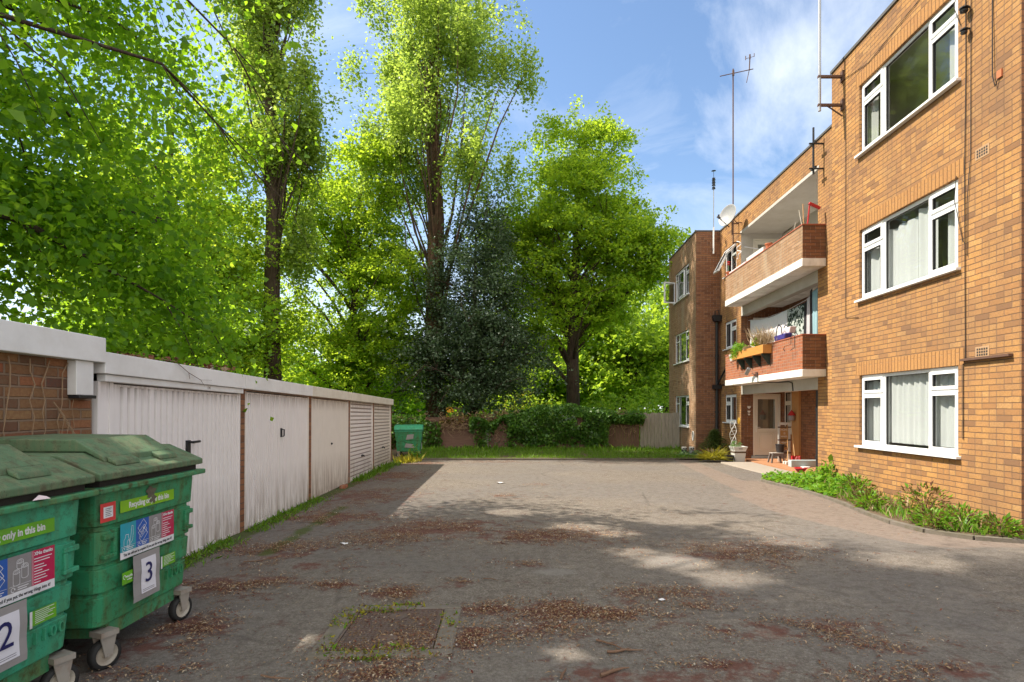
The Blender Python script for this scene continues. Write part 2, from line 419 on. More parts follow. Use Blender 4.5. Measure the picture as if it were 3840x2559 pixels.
def binmat(name, col, algae, amt, rough=.45):
    m, nt, out = nodes(name); wp = worldpos(nt)
    n1 = noise(nt, wp, 5, 6, .65); c = mixc(nt, n1, tuple(x * .62 for x in col), tuple(min(1, x * 1.35) for x in col))
    st = noise(nt, mapping(nt, wp, (5, 5, .9)), 3.0, 6, .7); c = mixc(nt, math_n(nt, 'MULTIPLY', ramp(nt, st, [(.44, 0.0), (.66, 1.0)]), amt * .7), c, algae)
    pt = noise(nt, wp, 13, 6, .72); c = mixc(nt, math_n(nt, 'MULTIPLY', ramp(nt, pt, [(.50, 0.0), (.66, 1.0)]), amt), c, tuple(x * .45 for x in algae))
    sc = noise(nt, mapping(nt, wp, (1, 2, 9)), 6, 5, .75); c = mixc(nt, ramp(nt, sc, [(.64, 0.0), (.76, .45)]), c, tuple(min(1, x * 1.5 + .09) for x in col))
    fn = noise(nt, wp, 90, 2, .7); c = mixc(nt, ramp(nt, fn, [(.62, 0.0), (.7, .55)]), c, (.02, .025, .012))
    princ(nt, out, c, math_n(nt, 'MULTIPLY_ADD', pt, .5, rough - .15), 0, bump(nt, pt, .3, .004), .4)
binmat('bin_green', (.035, .26, .115), (.10, .12, .025), .75)
binmat('bin_green_mossy', (.05, .25, .115), (.14, .14, .035), .95)
binmat('bin_lid', (.095, .165, .085), (.20, .18, .10), .9, .6)
binmat('bin_teal', (.045, .34, .19), (.09, .17, .06), .6)
mat('scuff_brown', (.13, .12, .08), .9, .4, 40)
def garagemat(name, col, rust=.6):
    """white painted steel: mottled paint, rust bleeding in at foot and head, vertical dirty streaks"""
    m, nt, out = nodes(name)
    oc = objco(nt); wp = worldpos(nt)
    s = nt.nodes.new('ShaderNodeSeparateXYZ'); L(nt, oc, s.inputs[0]); z = s.outputs[2]
    n1 = noise(nt, wp, 5, 5); base = mixc(nt, n1, tuple(x * .93 for x in col), tuple(x * 1.05 for x in col))
    st = noise(nt, mapping(nt, wp, (9, 9, .8)), 2.2, 6, .65)
    foot = ramp(nt, z, [(.0, 1.0), (.18, .65), (.75, 0.0)])
    head = ramp(nt, math_n(nt, 'SUBTRACT', 1.76, z), [(.0, .8), (.04, .6), (.22, 0.0)])
    fm = math_n(nt, 'MULTIPLY', math_n(nt, 'ADD', math_n(nt, 'MAXIMUM', foot, head), .04), ramp(nt, st, [(.36, 0.0), (.60, 1.0)]))
    c = mixc(nt, math_n(nt, 'MULTIPLY', fm, rust), base, (.17, .095, .05))
    gs = ramp(nt, noise(nt, mapping(nt, wp, (6, 6, 1.0), (3, 1, 0)), 1.5, 6, .7), [(.60, 0.0), (.78, 1.0)])
    c = mixc(nt, math_n(nt, 'MULTIPLY', gs, .22), c, (.23, .20, .10))
    princ(nt, out, c, .55, 0, bump(nt, n1, .1, .003), .35)
garagemat('garage_groove_shade', (.36, .31, .285), .8)  # grooves coloured darker: shade between the ribs put into the paint, with grime
garagemat('garage_white', (.86, .81, .785), .75)
garagemat('garage_cream', (.80, .74, .67), .85)
mat('fascia_white', (.80, .79, .77), .6, .05, 6, dirt=(.40, .36, .30), dirt_amt=.28)
mat('fascia_cream', (.74, .70, .60), .6, .06, 6, dirt=(.40, .34, .24), dirt_amt=.35)

def curtainmat():
    m, nt, out = nodes('curtain')
    co_ = worldpos(nt)
    n1 = noise(nt, mapping(nt, co_, (1, 14, 1)), 2, 3)
    c = mixc(nt, n1, (.74, .77, .77), (.88, .89, .88))
    d = nt.nodes.new('ShaderNodeBsdfDiffuse'); L(nt, c, d.inputs[0])
    t = nt.nodes.new('ShaderNodeBsdfTranslucent'); t.inputs[0].default_value = (.7, .74, .74, 1)
    mx = nt.nodes.new('ShaderNodeMixShader'); mx.inputs[0].default_value = .35
    L(nt, d.outputs[0], mx.inputs[1]); L(nt, t.outputs[0], mx.inputs[2]); L(nt, mx.outputs[0], out.inputs[0])
curtainmat()
glassmat('glass', (.95, .97, .96), .07, .02, .2)
glassmat('glass_dark', (.75, .8, .75), .36)
glassmat('glass_top', (.92, .93, .91), .15, .05, .25)
def towelmat():
    m, nt, out = nodes('towel_print')
    n1 = noise(nt, worldpos(nt), 7, 2, .5, dist=1.5)
    c = mixc(nt, ramp(nt, n1, [(.50, 0.0), (.56, 1.0)]), (.46, .50, .46), (.03, .045, .035))
    princ(nt, out, c, .95, 0, None, .1)
towelmat()
def barkmat(name, a, b):
    m, nt, out = nodes(name)
    co_ = mapping(nt, worldpos(nt), (9, 9, 1.6))
    n1 = noise(nt, co_, 2.2, 6, .65); n2 = noise(nt, worldpos(nt), 3, 3)
    c = mixc(nt, ramp(nt, n1, [(.3, 0.0), (.7, 1.0)]), a, b)
    c = mixc(nt, math_n(nt, 'MULTIPLY', ramp(nt, n2, [(.5, 0.0), (.7, 1.0)]), .4), c, (.10, .10, .05))
    princ(nt, out, c, .9, 0, bump(nt, n1, .8, .04), .2)
barkmat('bark_brown', (.04, .028, .02), (.12, .085, .058))
barkmat('bark_red', (.06, .033, .022), (.17, .10, .065))
barkmat('bark_dark', (.03, .022, .017), (.10, .07, .05))
leafmat('leaf_lime', [(0, (.045, .125, .010)), (.5, (.07, .17, .012)), (1, (.11, .22, .018))], (.46, .72, .035), .59)
leafmat('leaf_lime_bright', [(0, (.06, .14, .010)), (.5, (.10, .20, .013)), (1, (.17, .27, .02))], (.64, .84, .05), .60)
leafmat('leaf_poplar', [(0, (.07, .13, .022)), (.5, (.11, .18, .03)), (1, (.18, .25, .06))], (.60, .78, .11), .55, .4, .5)
leafmat('leaf_near', [(0, (.035, .11, .009)), (.5, (.06, .16, .011)), (1, (.11, .22, .018))], (.46, .74, .03), .58)
leafmat('leaf_holly', [(0, (.035, .07, .028)), (.6, (.07, .12, .055)), (1, (.17, .22, .15))], (.12, .2, .05), .2, .45, .4)
leafmat('leaf_ivy', [(0, (.035, .10, .014)), (.6, (.075, .18, .022)), (1, (.15, .27, .04))], (.24, .46, .04), .35, .4, .5)
leafmat('leaf_back', [(0, (.08, .17, .012)), (.5, (.14, .25, .018)), (1, (.22, .32, .03))], (.50, .68, .045), .55)
leafmat('leaf_yellow', [(0, (.22, .22, .02)), (1, (.40, .34, .03))], (.55, .5, .04), .4)
leafmat('leaf_grass', [(0, (.07, .17, .010)), (.6, (.12, .26, .015)), (1, (.22, .32, .04))], (.25, .45, .02), .4)
leafmat('leaf_weed', [(0, (.08, .22, .012)), (.6, (.13, .30, .02)), (1, (.22, .38, .04))], (.30, .52, .03), .4)
leafmat('leaf_brown', [(0, (.09, .035, .02)), (.5, (.19, .10, .04)), (.8, (.25, .18, .05)), (1, (.13, .20, .03))], (.25, .18, .05), .3)
leafmat('leaf_pale', [(0, (.16, .30, .10)), (1, (.34, .46, .22))], (.30, .45, .15), .3)
leafmat('leaf_fir', [(0, (.035, .07, .012)), (1, (.12, .17, .035))], (.12, .2, .03), .2)
leafmat('leaf_dry', [(0, (.24, .15, .08)), (1, (.46, .34, .2))], (.4, .3, .15), .3)
leafmat('litter', [(0, (.085, .025, .018)), (.45, (.18, .065, .04)), (.8, (.27, .15, .075)), (.95, (.42, .31, .2)), (1, (.6, .55, .5))], (.1, .05, .02), .1, .8, .2)
leafmat('litter_tan', [(0, (.20, .11, .05)), (.6, (.36, .23, .12)), (1, (.5, .4, .28))], (.1, .05, .02), .1, .8, .2)
# ------------------------------------------------------------------ ground
def on_ground(xd, yd):
    """a spot on the yard read off the photograph (2353 px wide) as ground coordinates"""
    x, y = xd * 1.632, yd * 1.632; Y = 5
    for _ in range(8): Y = 2134 * (1.5 - gz(Y)) / (y - 1535)
    return ((x - 1993) / 2134 * Y, Y)
def vnoise(x, y, s, seed=0):
    g = np.random.default_rng(seed); T = g.random((64, 64)); x = x * s; y = y * s
    xi = np.floor(x).astype(int); yi = np.floor(y).astype(int); fx = x - xi; fy = y - yi
    fx = fx * fx * (3 - 2 * fx); fy = fy * fy * (3 - 2 * fy)
    t = lambda a, b: T[a % 64, b % 64]
    return (t(xi, yi) * (1 - fx) + t(xi + 1, yi) * fx) * (1 - fy) + (t(xi, yi + 1) * (1 - fx) + t(xi + 1, yi + 1) * fx) * fy
def fbm(x, y, s, seed=0): return sum(vnoise(x, y, s * 2 ** k, seed + k) / 2 ** (k + 1) for k in range(4)) / .9375
# red-brown litter patches: (px, py, half-width m, half-depth m, strength)
PATCH = [(1010, 1215, 1.0, .55, 1), (1240, 1232, .9, .35, .9), (880, 1240, .7, .4, .6), (1300, 1405, .45, .16, 1.2), (1420, 1415, .4, .12, 1.0), (905, 1365, .28, .14, 1.1),
         (760, 1345, .22, .10, .9), (620, 1338, .30, .12, 1.0), (1130, 1400, .25, .12, .8), (1085, 1470, .3, .15, .8), (1270, 1445, .4, .2, .7), (880, 1490, .42, .35, .8),
         (850, 1553, .3, .08, .9), (1400, 1560, .35, .08, 1.1), (1330, 1530, .22, .08, .7), (1680, 1540, .4, .1, .8), (1560, 1570, .5, .1, .9), (700, 1300, .5, .2, .5), (480, 1350, .5, .25, .9),
         (420, 1440, .35, .2, 1.0), (330, 1490, .3, .15, 1.0), (360, 1545, .3, .12, .6), (640, 1265, .6, .35, .8), (760, 1190, .8, .5, .9), (850, 1140, .9, .9, .9), (900, 1095, .8, 1.0, .9),
         (830, 1100, .5, 1.4, .8), (1700, 1270, .8, .4, .7), (1520, 1365, .45, .15, .7), (1620, 1395, .3, .1, .6), (1850, 1440, .5, .15, .5), (2000, 1480, .5, .12, .6), (1750, 1460, .4, .12, .8),
         (1180, 1140, .5, .25, .5), (1250, 1115, .5, .2, .4), (960, 1065, 1.5, .5, .7), (1100, 1062, 2, .4, .5), (1400, 1062, 2, .35, .4), (1050, 1340, .15, .08, .8), (1190, 1298, .3, .1, .8), (1950, 1560, .4, .1, .6), (2200, 1545, .35, .1, .9)]
PALE = [(1275, 1316, .30, .17), (1200, 1440, .2, .15), (1300, 1430, .28, .1), (560, 1410, .3, .1), (1560, 1290, .5, .3)]  # pale spots in the tarmac; the last puts a sun patch into the colour
def patchfield(X, Y):
    d = np.zeros_like(X)
    for px, py, rx, ry, s in PATCH:
        a, b = on_ground(px, py); q = ((X - a) / rx) ** 2 + ((Y - b) / (ry * 1.25)) ** 2
        d = np.maximum(d, s * np.exp(-q * .9))
    return d
def gridsheet(name, mats, x0, x1, y0, y1, step, zoff, attrs, kind='structure', keep=None):
    xs = np.arange(x0, x1 + step / 2, step); ys = np.arange(y0, y1 + step / 2, step); nx, ny = len(xs), len(ys)
    X, Y = np.meshgrid(xs, ys); Z = -.0135 * (np.clip(Y, 6, 20) - 6) + zoff + (fbm(X, Y, .6, 3) - .5) * .012
    me = bpy.data.meshes.new(name); V = np.stack([X, Y, Z], -1).reshape(-1, 3).astype(np.float32)
    i = np.arange(nx * ny).reshape(ny, nx); F = np.stack([i[:-1, :-1], i[:-1, 1:], i[1:, 1:], i[1:, :-1]], -1).reshape(-1, 4)
    n = len(F)
    me.vertices.add(len(V)); me.vertices.foreach_set('co', V.ravel()); me.loops.add(n * 4); me.loops.foreach_set('vertex_index', F.astype(np.int32).ravel())
    me.polygons.add(n); me.polygons.foreach_set('loop_start', np.arange(0, n * 4, 4, dtype=np.int32)); me.polygons.foreach_set('loop_total', np.full(n, 4, np.int32))
    me.polygons.foreach_set('use_smooth', [True] * n); me.materials.append(MATS[mats]); me.update(calc_edges=True)
    for k, fn in attrs.items():
        at = me.attributes.new(k, 'FLOAT', 'POINT'); at.data.foreach_set('value', fn(X, Y).astype(np.float32).ravel())
    o = bpy.data.objects.new(name, me); C.objects.link(o); o['kind'] = kind; return o
def asphaltmat():
    m, nt, out = nodes('asphalt')
    co_ = worldpos(nt)
    at = nt.nodes.new('ShaderNodeAttribute'); at.attribute_name = 'stain'; st = at.outputs['Fac']
    ap = nt.nodes.new('ShaderNodeAttribute'); ap.attribute_name = 'pale'; pa = ap.outputs['Fac']
    am = nt.nodes.new('ShaderNodeAttribute'); am.attribute_name = 'moss'; mo = am.outputs['Fac']
    big = noise(nt, co_, .55, 5, .6); mid = noise(nt, co_, 3.2, 6, .65); fine = noise(nt, co_, 48, 4, .75); grit = noise(nt, co_, 120, 2, .7)
    c = mixc(nt, big, (.125, .102, .084), (.235, .198, .16))
    c = mixc(nt, math_n(nt, 'MULTIPLY', ramp(nt, mid, [(.36, 0.0), (.66, 1.0)]), .55), c, (.095, .075, .058))
    c = mixc(nt, math_n(nt, 'MULTIPLY', ramp(nt, fine, [(.44, 0.0), (.60, 1.0)]), .6), c, (.31, .275, .235))
    c = mixc(nt, math_n(nt, 'MULTIPLY', ramp(nt, grit, [(.52, 0.0), (.60, 1.0)]), .6), c, (.05, .043, .037))
    vo = nt.nodes.new('ShaderNodeTexVoronoi'); vo.feature = 'DISTANCE_TO_EDGE'; vo.inputs['Scale'].default_value = .42
    wv = noise(nt, co_, 1.6, 4, .6, out='Color')
    L(nt, mixc(nt, .16, co_, wv, 'ADD'), vo.inputs['Vector'])
    cool = ramp(nt, noise(nt, mapping(nt, co_, (1, 1, 1), (7, 3, 0)), .33, 4, .55), [(.42, 0.0), (.58, .75)])
    c = mixc(nt, cool, c, mixc(nt, fine, (.118, .104, .095), (.19, .17, .152)))
    crack = math_n(nt, 'MULTIPLY', ramp(nt, vo.outputs['Distance'], [(.0, 1.0), (.011, 0.0)]), ramp(nt, big, [(.46, 0.0), (.60, .6)]))
    c = mixc(nt, crack, c, (.05, .04, .033))
    n9 = noise(nt, co_, 11, 4, .7)
    sm = math_n(nt, 'ADD', math_n(nt, 'MULTIPLY', st, .75), math_n(nt, 'ADD', math_n(nt, 'MULTIPLY', math_n(nt, 'SUBTRACT', mid, .5), 2.2), math_n(nt, 'MULTIPLY', math_n(nt, 'SUBTRACT', n9, .5), 1.6)))
    sf = ramp(nt, sm, [(.30, 0.0), (.72, .85)])
    apk = nt.nodes.new('ShaderNodeAttribute'); apk.attribute_name = 'pink'
    c = mixc(nt, ramp(nt, math_n(nt, 'ADD', apk.outputs['Fac'], math_n(nt, 'MULTIPLY', math_n(nt, 'SUBTRACT', mid, .5), .8)), [(.42, 0.0), (.7, .5)]), c, mixc(nt, n9, (.19, .135, .105), (.30, .22, .175)))
    c = mixc(nt, math_n(nt, 'MULTIPLY', ramp(nt, n9, [(.46, 0.0), (.62, 1.0)]), .4), c, (.075, .06, .048))
    spk = ramp(nt, noise(nt, co_, 120, 1, .5), [(.68, 0.0), (.74, .35)])
    c = mixc(nt, spk, c, (.45, .41, .35))
    sc = mixc(nt, fine, (.072, .028, .021), (.19, .082, .06))
    c = mixc(nt, sf, c, sc)
    c = mixc(nt, ramp(nt, math_n(nt, 'ADD', pa, math_n(nt, 'MULTIPLY', math_n(nt, 'SUBTRACT', mid, .5), .5)), [(.45, 0.0), (.75, .32)]), c, (.30, .28, .255))
    c = mixc(nt, ramp(nt, math_n(nt, 'ADD', mo, math_n(nt, 'MULTIPLY', math_n(nt, 'SUBTRACT', mid, .5), 1.0)), [(.42, 0.0), (.7, .8)]), c, (.06, .085, .012))
    h = math_n(nt, 'ADD', math_n(nt, 'MULTIPLY', fine, .6), grit)
    princ(nt, out, c, .93, 0, bump(nt, h, .7, .008), .2)
asphaltmat()
def f_pale(X, Y):
    d = np.zeros_like(X)
    for px, py, rx, ry in PALE:
        a, b = on_ground(px, py); d = np.maximum(d, np.exp(-(((X - a) / rx) ** 2 + ((Y - b) / ry) ** 2) * 1.2))
    return d
def wallx(Y): return -3.12 - .065 * Y
def f_moss(X, Y):
    d = np.exp(-((X - wallx(Y) - .1) / .16) ** 2) * 1.1 * (Y > 5) + .75 * np.exp(-((X - wallx(Y) - .75) / .14) ** 2) * (Y > 5.8) * (Y < 9)
    a, b = -.94, 3.87
    r = np.maximum(abs(X - a) / .34, abs(Y - b) / .40); d = np.maximum(d, 1.0 * np.exp(-((r - 1) / .18) ** 2))
    return d
def f_pink(X, Y):
    l = np.interp(Y, [6.0, 6.4, 7.4, 8.8, 10.5, 10.6, 12, 13.2, 15.5, 18.3], [4.5, 4.2, 3.85, 3.6, 3.62, 3.96, 4.02, 4.15, 4.35, 4.62]); r = np.where(Y > 12.6, l + .6, 9)
    return np.clip((X - l) / .1 + .5, 0, 1) * np.clip((r - X) / .1 + .5, 0, 1) * np.clip((Y - 6.0) / .3, 0, 1)
gridsheet('car_park', 'asphalt', -6.2, 8.2, -3, 18.6, .09, .004, {'stain': patchfield, 'pale': f_pale, 'moss': f_moss, 'pink': f_pink})
mat('soil', (.12, .08, .05), .95, .35, 8)
mat('park_grass', (.12, .22, .03), .95, .25, 3)
mat('path_pink', (.31, .225, .175), .92, .30, 22, bmp=.6, dirt=(.19, .145, .11), dirt_amt=.8, dirt_scale=2)
mb = MB()
for (a, b, c_, d) in ((-400, 400, -60, 22.55), (-400, 400, 22.55, 900)):
    m = 0 if b and c_ < 0 else 1
    mb.poly([(a, c_, -.26), (b, c_, -.26), (b, d, -.26), (a, d, -.26)], m)
g0 = build(mb, 'ground', ['soil', 'park_grass']); tag(g0, kind='structure')
KERB = [(6.2, 12.75), (5.55, 12.75), (5.05, 12.4), (5.08, 11.6), (5.16, 10.74), (5.10, 9.8), (5.0, 9.0), (4.85, 8.2), (4.76, 7.5), (4.82, 6.95), (5.1, 6.55), (5.55, 6.36), (6.4, 6.25)]
# concrete apron at the porch
mb = MB(); mb.box(5.75, 6.70, 12.9, 17.3, -.3, -.105); 
tag(build(mb, 'porch_apron', 'concrete_pale', bev=.01), kind='structure')
# kerb round the bed, earth inside
def kerb(mb, line, w, h0, h1):
    for (a, b) in zip(line[:-1], line[1:]):
        a, b = Vector((*a, 0)), Vector((*b, 0)); t = (b - a).normalized(); n = Vector((t.y, -t.x, 0)) * w / 2; a = a - t * .0; e = b - t * .006
        za, zb = gz(a.y), gz(b.y)
        i = [mb.pt(q) for q in ((a.x - n.x, a.y - n.y, za + h0), (a.x + n.x, a.y + n.y, za + h0), (e.x + n.x, e.y + n.y, zb + h0), (e.x - n.x, e.y - n.y, zb + h0),
                                (a.x - n.x, a.y - n.y, za + h1), (a.x + n.x, a.y + n.y, za + h1), (e.x + n.x, e.y + n.y, zb + h1), (e.x - n.x, e.y - n.y, zb + h1))]
        for q in ((3, 2, 1, 0), (4, 5, 6, 7), (0, 1, 5, 4), (1, 2, 6, 5), (2, 3, 7, 6), (3, 0, 4, 7)): mb.face([i[x] for x in q])
mb = MB(); kerb(mb, KERB[1:], .085, -.1, .05)
tag(build(mb, 'kerb_bed', 'concrete_old'), kind='structure')
mb = MB(); mb.poly([(x, y, gz(y) + .05) for x, y in KERB] + [(6.9, 6.25, .05), (6.9, 12.75, -.04)])
tag(build(mb, 'flower_bed_soil', 'soil'), kind='structure')
mb = MB(); kerb(mb, [(-3.9, 18.62), (-1, 18.6), (2.4, 18.58), (4.7, 18.62), (5.3, 19.0), (5.6, 19.9)], .08, -.1, .06)
tag(build(mb, 'kerb_lawn', 'concrete_old'), kind='structure')
mb = MB(); mb.poly([(-9, 18.64, -.135), (4.7, 18.64, -.135), (6.9, 18.9, -.14), (6.9, 22.5, -.09), (-9, 22.5, -.09)])
tag(build(mb, 'lawn', 'soil'), kind='structure')
# ------------------------------------------------------------------ the block of flats
FX, MX, BX, TOP = 5.70, 6.77, 5.90, 7.86
bl = thing('apartment_building', (9, 12, -.2), 'three storey orange brick block of flats with stacked balconies and flat roof', 'building')
def panel_x(mb, X, y0, y1, z0, z1, holes=(), m=0, depth=.12, reveal=True):
    """wall facing -X with openings (ya, yb, za, zb)"""
    ys = sorted({y0, y1, *[h[0] for h in holes], *[h[1] for h in holes]}); zs = sorted({z0, z1, *[h[2] for h in holes], *[h[3] for h in holes]})
    for a, b in zip(ys[:-1], ys[1:]):
        for c, d in zip(zs[:-1], zs[1:]):
            my, mz = (a + b) / 2, (c + d) / 2
            if any(h[0] < my < h[1] and h[2] < mz < h[3] for h in holes): continue
            mb.poly([(X, b, c), (X, a, c), (X, a, d), (X, b, d)], m)
    if reveal:
        for a, b, c, d in holes:
            e = X + depth
            mb.poly([(X, a, c), (X, a, d), (e, a, d), (e, a, c)][::-1], m); mb.poly([(X, b, c), (X, b, d), (e, b, d), (e, b, c)], m)
            mb.poly([(X, a, d), (X, b, d), (e, b, d), (e, a, d)], m); mb.poly([(X, a, c), (e, a, c), (e, b, c), (X, b, c)], m)
def wall_y(mb, Y, x0, x1, z0, z1, m=0): mb.poly([(x0, Y, z0), (x1, Y, z0), (x1, Y, z1), (x0, Y, z1)], m)
F_WIN = [(7.60, 9.89, .87 + 2.515 * k, 2.085 + 2.515 * k) for k in range(3)]
B_WIN = [(21.3, 23.42, .84 + 2.49 * k, 2.03 + 2.49 * k) for k in range(3)]
M_WIN = [(18.8, 19.93, 1.05 + 2.52 * k, 2.0 + 2.52 * k) for k in range(3)]
mb = MB()
panel_x(mb, FX, 6.62, 10.80, -.25, TOP, F_WIN)
panel_x(mb, MX, 10.80, 13.45, -.25, TOP); panel_x(mb, MX, 18.38, 20.4, -.25, TOP, M_WIN); panel_x(mb, MX, 13.45, 18.38, 7.24, TOP)
wall_y(mb, 6.62, FX, 14, -.25, TOP, 1)  # end wall away from the sun: its shade put into a darker brick
mb.poly([(FX, 10.8, -.25), (MX, 10.8, -.25), (MX, 10.8, TOP), (FX, 10.8, TOP)][::-1], 0)
build(mb, 'wall', ['brick_orange', 'brick_brown'], bl)
mb = MB(); panel_x(mb, BX, 20.4, 24.4, -.25, TOP, B_WIN); mb.poly([(BX, 24.4, -.25), (14, 24.4, -.25), (14, 24.4, TOP), (BX, 24.4, TOP)][::-1]); wall_y(mb, 20.4, BX, MX, -.25, TOP, 1)  # bay side face: shade painted in with the darker brick
build(mb, 'bay_wall', ['brick_weathered', 'brick_brown'], bl, label='weathered far bay wall of grey-brown brick')
mb = MB(); mb.poly([(14, 6.62, -.25), (14, 24.4, -.25), (14, 24.4, TOP), (14, 6.62, TOP)]); build(mb, 'rear_wall', ['brick_brown'], bl)
# soldier courses over the front openings (3 mm proud)
for a, b, c, d in F_WIN:
    mb = MB(); z0 = d + .002; y0, y1 = a - .11, b + .11
    mb.poly([(FX - .003, y1, z0), (FX - .003, y0, z0), (FX - .003, y0, z0 + .225), (FX - .003, y1, z0 + .225)], 0, [(z0, y1), (z0, y0), (z0 + .225, y0), (z0 + .225, y1)])
    mb.poly([(FX - .003, y1, z0), (FX, y1, z0), (FX, y0, z0), (FX - .003, y0, z0)][::-1])
    build(mb, 'soldier_course', 'brick_soldier', bl)
# loggia: floors, side and rear walls
L0, L1, LB = 13.45, 18.38, 8.1
mb = MB()
for k, (z0, z1, m) in enumerate(((-.25, 2.25, 0), (2.42, 4.79, 0), (4.97, 7.17, 1))):
    holes = [(17.72, 18.27, z0 + (1.0 if k == 0 else .75), z0 + (2.42 if k == 0 else 2.2)), (14.1, 15.0, z0 + .1 if k else z0 + .16, z0 + 2.1)] if k else [(17.72, 18.27, .75, 2.12)]
    panel_x(mb, LB, L0, L1, z0, z1, holes, m)
    mb.poly([(MX, L0, z0), (MX, L0, z1), (LB, L0, z1), (LB, L0, z0)], m)
    dz = (0.0, 1.99) if k == 0 else (z0 + .05, z0 + 2.03)
    # far side wall with a doorway 7.16..8.04
    for x0, x1, a, b in ((MX, 7.16, z0, z1), (8.04, LB, z0, z1), (7.16, 8.04, dz[1], z1), (7.16, 8.04, z0, dz[0])):
        wall_y(mb, L1, x0, x1, a, b, m)
build(mb, 'loggia_wall', ['brick_brown', 'render_white'], bl)
mb = MB()
mb.box(MX + .003, LB + .2, L0, L1, 7.17, 7.24); mb.box(MX - .012, MX + .3, L0 - .06, L1 + .06, 7.16, 7.245)
mb.box(MX, MX + .2, L0 + .002, L1 - .002, 1.97, 2.249); mb.box(MX, MX + .2, L0 + .002, L1 - .002, 4.5, 4.789)
build(mb, 'concrete_beam', 'render_white', bl, bev=.006)
mb = MB(); mb.box(MX - .02, LB - .002, L0 + .003, L1 - .003, -.3, -.085); build(mb, 'porch_floor', 'terracotta_tile', bl)
mb = MB(); mb.box(FX + .25, 14, 6.7, 10.7, 7.60, 7.7); mb.box(MX + .25, 14, 10.702, 20.5, 7.60, 7.7); mb.box(BX + .25, 14, 20.502, 24.3, 7.60, 7.7); build(mb, 'roof', 'roof_felt', bl)
mb = MB()
mb.box(FX - .025, FX + .25, 6.59, 10.82, TOP, TOP + .05); mb.box(MX - .025, MX + .25, 10.822, 20.37, TOP, TOP + .05)
mb.box(BX - .025, BX + .25, 20.374, 24.42, TOP, TOP + .05); mb.box(BX + .252, MX + .25, 20.374, 20.6, TOP, TOP + .05)
build(mb, 'coping', 'coping', bl)
# ---- balconies: slab (with floor) and brick parapet with red coping
def balcony(z_bot, z_slab, z_top, bmat):
    P0, P1, PX = 13.08, 18.27, 6.23
    mb = MB(); mb.box(PX - .012, MX - .002, P0 - .01, P1 + .01, z_bot, z_slab); mb.box(MX, LB - .002, L0 + .003, L1 - .003, z_bot + .001, z_slab - .001)
    s = build(mb, 'balcony_slab', 'slab_white', bl, bev=.008)
    mb = MB(); mb.box(PX, PX + .105, P0, P1, z_slab, z_top - .03); mb.box(PX + .106, MX - .003, P0, P0 + .105, z_slab, z_top - .03); mb.box(PX + .106, MX - .003, P1 - .105, P1, z_slab, z_top - .03)
    for k, f in enumerate(mb.f):
        ps = [mb.v[i] for i in f]
        if max(p.y for p in ps) - min(p.y for p in ps) < 1e-6 and min(p.y for p in ps) < 14: mb.m[k] = 1  # near end faces take the darker brick as painted-in shade
    p = build(mb, 'balcony_parapet', [bmat, 'brick_brown'], bl)
    mb = MB(); mb.box(PX - .015, PX + .12, P0 - .015, P1 + .015, z_top - .03, z_top); mb.box(PX + .121, MX - .003, P0 - .015, P0 + .12, z_top - .03, z_top); mb.box(PX + .121, MX - .003, P1 - .12, P1 + .015, z_top - .03, z_top)
    build(mb, 'parapet_coping', 'coping_red', p, bev=.004)
balcony(2.25, 2.42, 3.23, 'brick_red'); balcony(4.79, 4.97, 5.76, 'brick_weathered')
